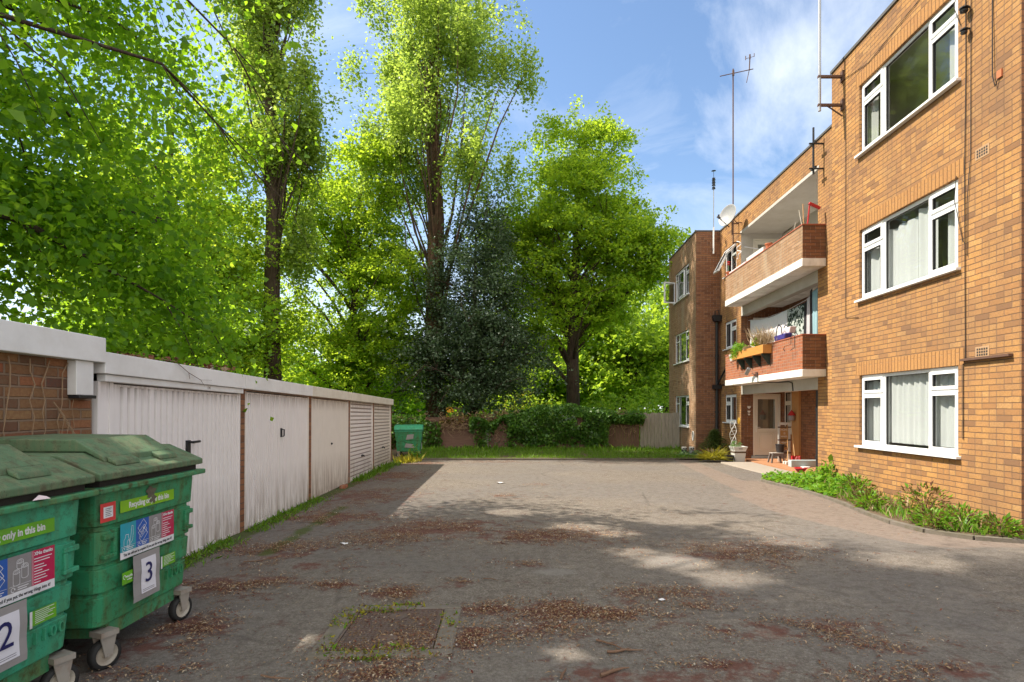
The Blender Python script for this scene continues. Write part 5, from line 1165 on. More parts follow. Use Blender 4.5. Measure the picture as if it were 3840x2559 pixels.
# ------------------------------------------------------------------ porch things
PG = -.085
t = thing('tall_planter', (6.45, 17.75, gz(17.75)), 'tall tapered pale plastic planter beside the porch', 'planter')
mb = MB(Matrix.Translation((6.45, 17.75, gz(17.75)))); rr = []
for z, h in ((0, .145), (.40, .185), (.47, .215), (.50, .22), (.50, .20), (.44, .18)): rr.append([(-h, -h, z), (h, -h, z), (h, h, z), (-h, h, z)])
mb.rings(rr); mb.box(-.06, .06, -.222, -.212, .425, .44, 1); build(mb, 'pot', ['pot_white', 'pot_black'], t, bev=.006)
mb = MB(); mb.box(6.27, 6.63, 17.57, 17.93, .14, .20); build(mb, 'earth', 'soil', t)
t = thing('garden_trellis', (6.28, 17.72, .2), 'narrow white twisted trellis standing in the tall pale planter', 'trellis')
mb = MB()
for k in range(3):
    pts = [(6.28 + (.10 - .06 * abs(z - .55)) * math.cos(k * 2.1 + z * 6), 17.72 + .08 * math.sin(k * 2.1 + z * 6), .2 + z) for z in np.linspace(0, .92, 18)]; mb.tube(pts, .010, 5)
for z in np.linspace(.1, .9, 9): mb.tube([(6.28 - .07, 17.72, .2 + z), (6.28 + .07, 17.72, .24 + z)], .007, 5)
build(mb, 'frame', 'pot_white', t)
plant_thing('planter_plant', (6.4, 17.7, .32), 'small pale leafed plant growing in the tall planter', 'plant', clump(120, (6.36, 17.66, .40), (.14, .12, .12), 21), .055, 'leaf_pale', 21)
t = thing('black_pot', (6.12, 17.6, gz(17.6)), 'square black pot between the yellow grass and tall planter', 'plant pot')
mb = MB(Matrix.Translation((6.12, 17.6, gz(17.6)))); mb.rings([[(-h, -h, z), (h, -h, z), (h, h, z), (-h, h, z)] for z, h in ((0, .085), (.20, .11), (.20, .12), (.235, .12), (.235, .10), (.2, .09))]); build(mb, 'pot', 'pot_black', t)
g = np.random.default_rng(5)
c = np.array((5.72, 17.85, gz(17.8) + .12)); n = 900
a = g.uniform(0, 6.283, n); P = c + np.stack([g.normal(0, .13, n), g.normal(0, .10, n), g.uniform(-.05, .05, n)], 1); D = np.stack([np.cos(a) * 1.3 - .3, np.sin(a) * .8, g.uniform(-.1, .9, n)], 1)
o = leaves('golden_grass', P, .32, 'leaf_yellow', None, seed=5, origin=tuple(c), D=D, aspect=.05, up=.5, fold=.05); tag(o, 'golden yellow grassy clump spilling over the tarmac edge', 'plant')
blades('orange_flower', (5.82, 18.0, gz(18) + .25), 40, (.10, .06), .12, 'leaf_dry', 'few orange flower heads above the golden grass', 'flower', 12, .3, .3)
fc = (6.18, 19.2, gz(19.2)); g = np.random.default_rng(9); P, D = [], []
for k in range(120):
    z = .25 + .72 * (k / 120); r = (.62 * (1 - (z - .25) / .85)) ; a = k * 2.399; e = Vector((math.cos(a), math.sin(a), .28)); 
    for q in range(26):
        s = q / 26; P.append((fc[0] + e.x * r * s, fc[1] + e.y * r * s * .8, fc[2] + z + e.z * r * s - .12 * s * s)); D.append((e.x + g.normal(0, .7), e.y + g.normal(0, .7), .3 + g.normal(0, .4)))
t = thing('fir_tree', fc, 'young spreading fir tree in the corner by the black drainpipe', 'tree')
leaves('foliage', np.array(P), .085, 'leaf_fir', t, seed=9, D=np.array(D), aspect=.18)
mb = MB(); mb.tube([fc, (fc[0], fc[1], fc[2] + 1.08)], [.03, .006], 6); mb.tube([(fc[0], fc[1], fc[2] + .9), (fc[0] + .02, fc[1], fc[2] + 1.22)], .006, 5); build(mb, 'trunk', 'bark_dark', t)
for k, (x, m2, lb) in enumerate(((5.40, 'jar_dark', 'dark glazed owl shaped jar with pale top, left of the pair'), (5.66, 'jar_grey', 'grey glazed owl shaped jar with pale top, right of the pair'))):
    z0 = gz(20.1); t = thing('owl_jar', (x, 20.12, z0), lb, 'ornament', 'owl jars at the bay corner')
    mb = MB(); mb.lathe([(.07, 0), (.105, .06), (.11, .16), (.085, .235), (.08, .245)], (x, 20.12, z0), 16, 0); build(mb, 'body', m2, t, smooth=True)
    mb = MB(); mb.lathe([(.079, .2455), (.095, .27), (.098, .33), (.08, .36), (.02, .365)], (x, 20.12, z0), 16, 0); build(mb, 'head', 'stone_light', t, smooth=True)
    mb = MB()
    for s in (-1, 1): mb.lathe([(.005, -.012), (.028, -.004), (.028, .004), (.005, .01)], (x + .04 * s, 20.028, z0 + .30), 10, 0, axis='y')
    mb.prism([(x - .012, z0 + .285), (x + .012, z0 + .285), (x, z0 + .26)], 20.015, 20.03, 'y'); build(mb, 'face', 'jar_dark', t)
plant_thing('hosta_plant', (5.55, 19.7, gz(19.7)), 'pale green broad leaved plant in front of the owl jars', 'plant', clump(240, (5.5, 19.65, gz(19.7) + .12), (.42, .2, .12), 31), .10, 'leaf_pale', 31)
t = thing('wall_mirror', (BX, 20.72, .52), 'white teardrop shaped frame hung on the far bay wall', 'wall ornament')
mb = MB(); prof = [(20.72 + .10 * math.sin(a) * (1 if math.cos(a) > 0 else 1 + .35 * math.cos(a)), .56 + (.13 * math.cos(a) if math.cos(a) > 0 else .20 * math.cos(a))) for a in np.linspace(0, 6.283, 25)]
mb.tube([(BX - .02, y, z) for y, z in prof], .016, 6); build(mb, 'frame', 'paint_white', t); mb = MB(); mb.poly([(BX - .012, y, z) for y, z in prof[:-1]][::-1]); build(mb, 'mirror', 'glass_dark', t)
t = thing('step_stool', (7.25, 16.85, PG), 'weathered grey plastic step stool in front of the door', 'stool')
mb = MB(Matrix.Translation((7.25, 16.85, PG))); mb.box(-.17, .17, -.12, .12, .275, .30); build(mb, 'seat', 'stool_top', t, bev=.008)
for s in (-1, 1):
    for q in (-1, 1):
        mb = MB(Matrix.Translation((7.25, 16.85, PG))); mb.rings([[(s * (.19 - .05 * z) - .02, q * (.13 - .04 * z) - .02, .274 * z), (s * (.19 - .05 * z) + .02, q * (.13 - .04 * z) - .02, .274 * z), (s * (.19 - .05 * z) + .02, q * (.13 - .04 * z) + .02, .274 * z), (s * (.19 - .05 * z) - .02, q * (.13 - .04 * z) + .02, .274 * z)] for z in (0, 1)]); build(mb, 'leg', 'stool_grey', t)
mb = MB(Matrix.Translation((7.25, 16.85, PG)))
for q in (-1, 1): mb.prism([(-.14, .274), (.14, .274), (.15, .12), (.08, .20), (-.08, .20), (-.15, .12)], q * .115 - .006, q * .115 + .006, 'y')
build(mb, 'apron', 'stool_grey', t)
t = thing('bucket', (7.36, 16.85, PG + .30), 'black plastic bucket standing on the grey step stool', 'bucket')
mb = MB(); mb.lathe([(.095, 0), (.125, .22), (.132, .22), (.132, .245), (.118, .245), (.09, .02), (.01, .015)], (7.36, 16.85, PG + .301), 18); build(mb, 'bucket', 'bucket', t)
t = thing('garden_sign', (7.64, 17.2, PG), 'white framed ladder sign with home lettering standing by the door', 'sign')
mb = MB()
for x in (7.485, 7.795): mb.box(x - .03, x + .03, 17.19, 17.22, PG, 1.08)
mb.box(7.455, 7.825, 17.18, 17.225, 1.02, 1.10); build(mb, 'frame', 'pot_white', t, bev=.004)
mb = MB(); mb.box(7.52, 7.76, 17.20, 17.206, .28, .98); build(mb, 'board', 'wood_stripped', t)
mb = MB()
for z in (.955, .57, .18): mb.box(7.44, 7.84, 17.17, 17.189, z - .018, z + .018)
mb.box(7.53, 7.75, 17.195, 17.199, .36, .40); build(mb, 'rung', 'rust_metal', t)
def FM(x, y, z): return Matrix.Translation((x, y, z)) @ Matrix.Rotation(R(90), 4, 'X')
tb = text_mb('HOME', .085, FM(7.645, 17.196, .875), xs=.95)
for s_, z, sz in (('IS', .765, .085), ('WHERE', .67, .07), ('HEART', .49, .07), ('THE', .42, .035)): join(tb, text_mb(s_, sz, FM(7.645, 17.196, z), xs=.9))
build(tb, 'lettering', 'paint_white', t)
mb = MB(); mb.box(7.55, 7.74, 17.19, 17.2, .02, .26); build(mb, 'slate', 'tape_grey', t)
def stick(name, a, b, r, m, lb, cat): 
    mb = MB(); mb.tube([a, b], r, 7); o = build(mb, name, m, None, origin=a); return tag(o, lb, cat)
t = thing('dustpan', (7.62, 16.5, PG), 'red long handled dustpan leaning on the porch wall', 'dustpan')
mb = MB(Matrix.Translation((7.66, 16.5, PG)) @ Matrix.Rotation(R(-12), 4, 'X')); mb.prism([(-.13, 0), (.11, 0), (.13, .24), (-.10, .24)], -.012, .0, 'y'); mb.box(-.13, -.115, -.10, -.0121, 0, .22); mb.box(.105, .12, -.10, -.0121, 0, .22); build(mb, 'pan', 'red_plastic', t)
mb = MB(Matrix.Translation((7.66, 16.42, PG + .02)) @ Matrix.Rotation(R(-10), 4, 'X')); 
for x in (-.02, .05): mb.prism([(x - .09, 0), (x - .04, 0), (x + .06, .20), (x + .02, .20)], -.02, 0, 'y')
build(mb, 'brush', 'pink_plastic', t)
mb = MB(); mb.tube([(7.64, 16.52, PG + .22), (7.72, 16.9, 1.0)], .011, 7); build(mb, 'handle', 'wood_light', t)
stick('broom_handle', (7.52, 16.7, PG + .25), (7.66, 17.05, 1.05), .010, 'wood_stripped', 'thin wooden broom handle leaning behind the red dustpan', 'broom')
t = thing('hand_fork', (7.42, 16.55, PG), 'small wooden handled trowel propped beside the red dustpan', 'trowel')
mb = MB(); mb.tube([(7.42, 16.5, PG + .12), (7.46, 16.55, PG + .38)], .016, 7); build(mb, 'handle', 'wood_light', t); mb = MB(); mb.prism([(7.33, PG + .16), (7.40, PG), (7.46, PG), (7.49, PG + .16), (7.42, PG + .08)], 16.48, 16.50, 'y'); build(mb, 'blade', 'wood_light', t)
t = thing('old_shoes', (7.36, 16.3, PG), 'pale worn shoes lying on the porch floor by the stool', 'shoes')
mb = MB(); 
for dy in (0, .14): mb.rings([[(7.25 + .27 * s, 16.25 + dy + w, PG + .001 + h) for w, h in ((-.045, 0), (.045, 0), (.04, hh), (-.04, hh))] for s, hh in ((0, .08), (.3, .09), (.6, .05), (1, .035))])
build(mb, 'shoes', 'stone_light', t, bev=.012)
t = thing('plastic_lid', (7.5, 15.4, gz(15.4)), 'small white plastic lid on the ground by the low block', 'lid')
mb = MB(); mb.lathe([(.01, 0), (.12, .002), (.12, .025), (.01, .03)], (7.42, 15.42, PG), 14); build(mb, 'lid', 'paint_white', t)
t = thing('bird_house', (7.96, 17.3, 1.15), 'small red roofed bird house on the porch wall', 'bird house')
mb = MB(); mb.lathe([(.03, 0), (.09, .03), (.09, .17), (.085, .18)], (7.93, 17.35, 1.13), 12); build(mb, 'body', 'tape_grey', t); mb = MB(); mb.lathe([(.12, .0), (.07, .08), (.01, .16)], (7.93, 17.35, 1.31), 12); build(mb, 'roof', 'red_plastic', t)
for k, z in enumerate((1.56, 1.42, 1.33)):
    r = (.055, .045, .035)[k]; mb = MB(); hp = [(7.02 + r * 16 * math.sin(a) ** 3 / 16, z + r * (13 * math.cos(a) - 5 * math.cos(2 * a) - 2 * math.cos(3 * a) - math.cos(4 * a)) / 16) for a in np.linspace(0, 6.283, 21)[:-1]]
    mb.prism(hp, 18.35, 18.372, 'y'); o = build(mb, 'heart_plaque', 'heart_white', None, origin=(7.02, 18.36, z)); tag(o, ('largest white heart plaque, top of three on the porch wall', 'middle white heart plaque of three on the porch wall', 'smallest white heart plaque, lowest of three on the porch wall')[k], 'plaque', 'heart plaques')
mb = MB(); mb.lathe([(.01, -.02), (.10, -.015), (.11, 0), (.10, .0)], (MX - .002, 18.56, 1.12), 18, axis='x'); o = build(mb, 'sun_plaque', 'yellow_paint', None, origin=(MX, 18.56, 1.12)); tag(o, 'round yellow plaque on the brick pier left of the porch', 'plaque')
t = thing('red_bowl', (6.15, 13.2, gz(13.2) + .05), 'red bowl half hidden in the green weeds', 'bowl')
mb = MB(); mb.lathe([(.06, 0), (.13, .10), (.14, .10), (.14, .12), (.12, .12), (.05, .02)], (6.15, 13.0, gz(13) + .14), 14); build(mb, 'bowl', 'red_plastic', t)

# ------------------------------------------------------------------ far boundary: fences, ivy, gate
FZ = -.12
def fence(name, x0, x1, h, m, label, board, vertical=True, posts=(), pm='post_concrete', y=22.5):
    t = thing(name, ((x0 + x1) / 2, y, FZ), label, 'fence'); g = random.Random(int(x0 * 10)); mb = MB()
    if vertical:
        x = x0
        while x < x1 - .02:
            w_ = board * g.uniform(.9, 1.1); d = g.uniform(-.008, .008); mb.box(x + .004, min(x + w_, x1) - .004, y + d, y + d + .02, FZ - .1, FZ + h + g.uniform(-.03, .02)); x += w_
        for z in (.3, h - .3): mb.box(x0, x1, y + .03, y + .07, FZ + z - .04, FZ + z + .04)
    else:
        z = 0.0
        while z < h: mb.prism([(y, FZ + z), (y + .03, FZ + z), (y + .012, FZ + z + board + .02), (y + .004, FZ + z + board + .02)], x0, x1, 'x'); z += board
    build(mb, 'panel', m, t)
    for px in posts: mb = MB(); mb.box(px - .055, px + .055, y - .07, y - .009, FZ - .15, FZ + h + .02); build(mb, 'post', pm, t)
fence('timber_gate', 4.30, 5.86, 1.47, 'timber_grey', 'weathered grey upright board gate between ivy and far bay', .145)
fence('board_fence', 2.95, 4.28, 1.45, 'timber_brown', 'dark brown upright board fence beside the grey gate', .12, posts=(2.98,))
fence('panel_fence', -4.2, 2.90, 1.22, 'timber_red', 'reddish brown overlapping board fence with ivy and concrete posts', .085, False, posts=(-1.75, .6), )
fence('low_fence', -8.8, -4.3, .95, 'timber_brown', 'low dark fence behind the far green bin under ivy', .085, False)
def vine_stems(seed, x0, x1, n):
    g = random.Random(seed); mb = MB()
    for k in range(n):
        x = g.uniform(x0, x1); z = g.uniform(.8, 1.55); p = Vector((x, 22.42, FZ + z)); pts = [p]
        for q in range(6): p = p + Vector((g.uniform(-.14, .14), g.uniform(-.05, .03), g.uniform(-.14, .09))); pts.append(p.copy())
        mb.tube(pts, [.012, .011, .010, .009, .007, .005, .003], 4)
    return mb
iv = thing('ivy_hedge', (1.2, 22.4, FZ), 'dense ivy mound covering the middle of the far fence', 'ivy')
g = np.random.default_rng(77); n = 19000
X = g.uniform(-2.4, 4.4, n); top = 1.60 + .12 * np.sin(X * 1.3) + .05 * np.sin(X * 5) - .30 * np.clip(-.6 - X, 0, 1) - .12 * np.clip(X - 3.2, 0, 1)
bot = np.where(X < -.9, .95 - .3 * np.sin(X * 7) , np.where(X > 3.0, 1.1, .12 + .14 * np.sin(X * 4) ** 2)); u = g.random(n); Z = bot + (top - bot) * u ** .9
Y = 22.5 - (.30 * np.sin(np.clip(u, 0, 1) * 2.6) + .08) * g.uniform(.25, 1, n) - .1 * np.sin(X * 3) * np.sin(Z * 5); Y = np.where(g.random(n) < .30, 22.3 + g.random(n) * .75, Y); Zt = np.where(Y > 22.5, top + g.uniform(-.2, .12, n), Z)
hole = fbm(X + 20, Zt + 20, 1.6, 5); k = (hole > .30) | (Y > 22.5)
leaves('foliage', np.stack([X, Y, FZ + Zt], 1)[k], .085, 'leaf_ivy', iv, seed=3, droop=.7, up=.2, aspect=.9, D=np.stack([g.normal(0, .5, k.sum()), -.5 + g.normal(0, .4, k.sum()), -.6 + g.normal(0, .4, k.sum())], 1))
build(vine_stems(4, -.6, 4.2, 90), 'stem', 'stem_dry', iv)
iv = thing('dry_creeper', (-2.3, 22.4, FZ), 'brown leafless creeper tangle over the reddish fence panels', 'creeper')
build(vine_stems(8, -3.6, -.5, 170), 'stem', 'stem_dry', iv)
n = 1500; X = g.uniform(-3.6, -.4, n); Z = FZ + 1.15 + .28 * np.sin((X + 3.6) / 3.2 * 2.2) * g.random(n) + g.normal(0, .08, n)
leaves('dead_leaf', np.stack([X, 22.3 + g.random(n) * .5, Z], 1), .07, 'leaf_brown', iv, seed=13, droop=.8)
n = 900; X = np.concatenate([g.normal(-1.95, .16, n // 2), g.normal(-.7, .2, n - n // 2)]); Z = FZ + g.uniform(.05, 1.1, n)
leaves('foliage', np.stack([X, 22.36 - .12 * g.random(n), Z], 1), .08, 'leaf_ivy', iv, seed=14, droop=.7)
iv = thing('ivy_bank', (-5.5, 22.3, FZ), 'dark ivy bank behind the far green bin and poplar foot', 'ivy')
n = 5200; X = g.uniform(-9, -3.55, n); u = g.random(n); Z = FZ + .02 + u * (1.25 + .18 * np.sin(X * 2.2)); Y = 22.6 - .35 * np.sin(u * 2.5) * g.random(n) - .05
leaves('foliage', np.stack([X, Y, Z], 1), .095, 'leaf_ivy', iv, seed=15, droop=.7)
build(vine_stems(18, -6, -3.8, 25), 'stem', 'stem_dry', iv)

# ------------------------------------------------------------------ grass and weeds
g = np.random.default_rng(41)
def grass(name, P, h, m, seed, lean=.55, w=.10):
    g = np.random.default_rng(seed); D = np.stack([g.normal(0, lean, len(P)), g.normal(0, lean, len(P)), np.ones(len(P))], 1)
    o = leaves(name, P, h, m, None, seed=seed, origin=tuple(P.mean(0)), D=D, aspect=w, up=0, fold=.1); tag(o, kind='stuff'); return o
n = 30000; X = g.uniform(-4.2, 5.6, n); Y = g.uniform(18.62, 22.45, n); k = fbm(X + 30, Y + 30, 1.1, 9) + .12 * (Y > 20) > .34
tag(grass('grass', np.stack([X, Y, np.full(n, -.13) + .012 * (Y - 18.6)], 1)[k], g.uniform(.04, .12, n)[k], 'leaf_grass', 2), 'short bright green grass on the strip below the far fence', 'grass')
n = 2600; X = g.uniform(-5.0, 5.9, n); Y = 22.3 - g.random(n) ** 2 * .6; o = grass('tall_grass', np.stack([X, Y, np.full(n, -.11)], 1), g.uniform(.08, .20, n), 'leaf_grass', 3, .45, .16); tag(o, 'taller nettles and grass along the foot of the far fence', 'weeds')
# strip of grass along the garages' foot
n = 3600; Y = np.concatenate([g.uniform(5.2, 9.8, n // 2), g.uniform(12.2, 17.6, n - n // 2)]); X = -3.12 - .065 * Y + .03 + np.abs(g.normal(0, .13, n)); k = fbm(X * 0 + 3, Y, 1.5, 4) > .38
o = grass('verge_grass', np.stack([X, Y, np.array([gz(y) for y in Y]) + .004], 1)[k], (g.uniform(.025, .07, n) + .06 * (Y > 12.5) * g.random(n))[k], 'leaf_grass', 6, .8, .2); tag(o, 'patchy moss and grass along the foot of the garages', 'grass')
n = 11000; a, b = -.94, 3.87; X = a + g.uniform(-.5, .5, n); Y = b + g.uniform(-.52, .5, n); r = np.maximum(abs(X - a) / .33, abs(Y - b) / .38); k = (abs(r - 1.03 - .12 * np.sin(X * 9 + Y * 5)) < .19) & (fbm(X + 9, Y + 9, 3, 6) > .47)
o = grass('moss', np.stack([X, Y, np.full(n, .008)], 1)[k], g.uniform(.012, .034, n)[k], ['leaf_grass', 'leaf_yellow', 'leaf_brown'], 8, 1.3, .4); tag(o, 'green moss and grass tufts round the manhole cover', 'moss')
o = grass('corner_weeds', np.stack([g.normal(-3.9, .18, 400), g.normal(17.9, .3, 400), np.full(400, -.155)], 1), g.uniform(.05, .2, 400), 'leaf_yellow', 17, .6, .3); tag(o, 'yellow green weeds at the end corner of the garages', 'weeds')
o = leaves('tall_weed', clump(90, (-3.75, 18.3, .12), (.12, .08, .24), 51), .07, 'leaf_weed', None, seed=51, origin=(-3.75, 18.3, -.15)); tag(o, 'single tall weed before the far green bin', 'weed')
# bed weeds: bright green towards the porch, brown leaved shrubs towards the camera
kx = np.array([p[0] for p in KERB[2:]]); ky = np.array([p[1] for p in KERB[2:]])
def kerbx(Y): return np.interp(Y, ky[::-1], kx[::-1])
def bed(n, y0, y1, seed):
    g = np.random.default_rng(seed); Y = g.uniform(y0, y1, n); x0 = kerbx(Y) + .04; x1 = np.where(Y > 10.8, 6.65, 5.66); return x0 + (x1 - x0) * g.random(n), Y, g
X, Y, g = bed(4600, 9.6, 12.7, 61); d = fbm(X + 5, Y + 5, 1.2, 7); H = (.07 + .30 * np.clip(d - .25, 0, .5) * 2) * np.clip((X - kerbx(Y)) * 3, .25, 1); 
o = leaves('weeds', np.stack([X, Y, np.array([gz(y) for y in Y]) + .05 + H * g.random(len(X)) ** .7], 1), g.uniform(.04, .085, len(X)), 'leaf_weed', None, seed=61, origin=(5.6, 11, 0), droop=.1, up=.8, aspect=.6); tag(o, 'bright green leafy weeds filling the bed near the porch', 'weeds', kind='stuff')
X, Y, g = bed(2300, 6.5, 10.6, 62); o = grass('bed_grass', np.stack([X, Y, np.array([gz(y) for y in Y]) + .05], 1), g.uniform(.05, .18, len(X)), ['leaf_weed', 'leaf_grass', 'leaf_dry'], 62, .5, .12); tag(o, 'yellow green grass in the wall bed', 'grass')
o = leaves('climbing_weed', clump(150, (5.62, 10.75, .20), (.1, .15, .30), 63), .09, 'leaf_weed', None, seed=63, origin=(5.6, 10.8, 0)); tag(o, 'taller green weed at the corner of the front block', 'weed')
lbs = ['brown leaved low shrub nearest the camera in the bed', 'largest brown leaved shrub against the wall under the window', 'brown green shrub spilling over the kerb in mid bed', 'small brown shrub in front of the grass by the kerb', 'brown shrub furthest up the bed below the window end', 'brown green shrub at the sharp bend of the kerb']
for k, (x, y, rx, ry, rz) in enumerate(((5.45, 6.62, .2, .28, .17), (5.35, 7.75, .26, .5, .36), (5.0, 7.1, .2, .35, .16), (5.05, 8.5, .18, .4, .17), (5.4, 9.45, .2, .5, .30), (5.25, 6.95, .25, .3, .22))):
    t = thing('brown_shrub', (x, y, .04), lbs[k], 'shrub', 'brown leaved shrubs in the bed')
    leaves('foliage', clump(470, (x, y, .04 + rz * .48), (rx * .9, ry * .9, rz * .72), 70 + k) * np.array([1, 1, 1]), .055, ['leaf_brown', 'leaf_weed', 'leaf_grass'] if k != 1 else ['leaf_brown', 'leaf_brown', 'leaf_weed'], t, seed=70 + k, droop=-.3, up=.5, aspect=.42)
    mb = MB(); gg = random.Random(k)
    for q in range(9): a = gg.uniform(0, 6.28); mb.tube([(x, y, .03), (x + rx * .4 * math.cos(a), y + ry * .4 * math.sin(a), .06 + rz * .7), (x + rx * .8 * math.cos(a), y + ry * .8 * math.sin(a), .05 + rz * gg.uniform(.65, 1.1))], [.007, .005, .002], 4)
    build(mb, 'stem', 'twig_brown', t)
o = leaves('roof_litter', np.stack([-3.12 - .065 * (Yr := np.random.default_rng(3).uniform(4.6, 7, 420)) - np.random.default_rng(4).uniform(.0, .5, 420), Yr, 1.93 + .09 * np.random.default_rng(5).random(420) * (np.sin(Yr * 5) > -.3)], 1), .05, 'litter', None, seed=90, origin=(-3.7, 5.8, 1.95)); tag(o, 'brown dead leaves piled on the first garage roof', 'dead leaves', kind='stuff')
# ------------------------------------------------------------------ litter
g = np.random.default_rng(101); PX, PY = [], []
for px, py, rx, ry, s in PATCH:
    a, b = on_ground(px, py); n = int(4800 * s * rx * ry / .12 / (1 + max(0, b - 6) * .35)); n = min(n, 8000)
    PX.append(g.normal(a, rx * .56, n)); PY.append(g.normal(b, ry * .78, n))
PX.append(g.uniform(-2.8, 5, 6500)); PY.append(2.6 + 9 * g.random(6500) ** 1.3); PX.append(g.normal(-.95, .25, 700)); PY.append(g.normal(3.65, .22, 700)); X, Y = np.concatenate(PX), np.concatenate(PY)
k = (.6 * fbm(X + 40, Y + 40, 1.9, 21) + .4 * fbm(X + 11, Y + 17, 6.0, 31) > .41 + .14 * g.random(len(X))) & (X > -3.0 - .065 * Y) & (X < kerbx(Y) - .05) & (Y < 18.3) & (Y > 2.2); X, Y = X[k], Y[k]
D = g.normal(size=(len(X), 3)); D[:, 2] *= .12
o = leaves('leaf_litter', np.stack([X, Y, np.array([gz(y) for y in Y]) + .013 + .008 * g.random(len(X))], 1), g.uniform(.008, .026, len(X)), ['litter', 'litter', 'litter', 'litter_tan', 'litter_tan'], None, seed=101, origin=(0, 5, 0), D=D, aspect=.32, up=3); tag(o, 'scattered reddish brown bud scales and leaf litter', 'litter', kind='stuff')
def gtwig(px, py, ln, ang, r, lb):
    a, b = on_ground(px, py); gg = random.Random(px); p = Vector((a, b, gz(b) + .02)); pts = [p.copy()]; A = R(ang)
    for q in range(5): A += gg.uniform(-.35, .35); p = p + Vector((math.cos(A), math.sin(A), gg.uniform(-.03, .05))) * ln / 5; pts.append(p.copy())
    mb = MB(); mb.tube(pts, [r, r, r * .9, r * .8, r * .6, r * .3], 6); mb.tube([pts[2], pts[2] + Vector((math.cos(A + 1), math.sin(A + 1), .05)) * ln * .25], [r * .6, r * .2], 5)
    o = build(mb, 'fallen_twig', 'twig_brown', None, origin=tuple(pts[0])); tag(o, lb, 'twig', 'twigs lying on the tarmac')
gtwig(1370, 1478, .22, -35, .007, 'bent brown twig lying right of the manhole cover'); gtwig(1395, 1505, .16, -10, .009, 'thick short broken stick below the bent twig'); gtwig(1425, 1500, .14, 5, .006, 'pale straight twig right of the thick broken stick')
gtwig(1380, 1560, .20, 25, .011, 'fat pale stick in the leaf pile at bottom centre'); gtwig(1290, 1566, .12, 70, .008, 'short upright pale stick at the bottom edge'); gtwig(560, 1296, .35, 8, .006, 'long thin dark twig left near the garage moss'); gtwig(1110, 1335, .16, 0, .005, 'thin twig beside a small leaf patch behind the manhole'); gtwig(600, 1560, .2, -40, .006, 'thin twig at the bottom edge by the bins')
for k, (px, py, s_, lb) in enumerate(((1148, 1112, .10, 'crumpled white paper scrap on the sunlit tarmac'), (792, 1253, .06, 'small white paper scrap in the shade near the garages'), (1520, 1383, .03, 'tiny white scrap right of the pale concrete patch'))):
    a, b = on_ground(px, py); gg = random.Random(k); mb = MB(); pts = [(a + s_ * math.cos(q) * gg.uniform(.6, 1.2), b + s_ * .7 * math.sin(q) * gg.uniform(.6, 1.2), gz(b) + .014 + gg.uniform(0, s_ * .35)) for q in np.linspace(0, 5.6, 8)]; cpt = (a, b, gz(b) + s_ * .3)
    for q in range(8): mb.poly([pts[q], pts[(q + 1) % 8], cpt])
    o = build(mb, 'paper_scrap', 'cloth_white', None, origin=(a, b, gz(b))); tag(o, lb, 'paper', 'paper scraps')

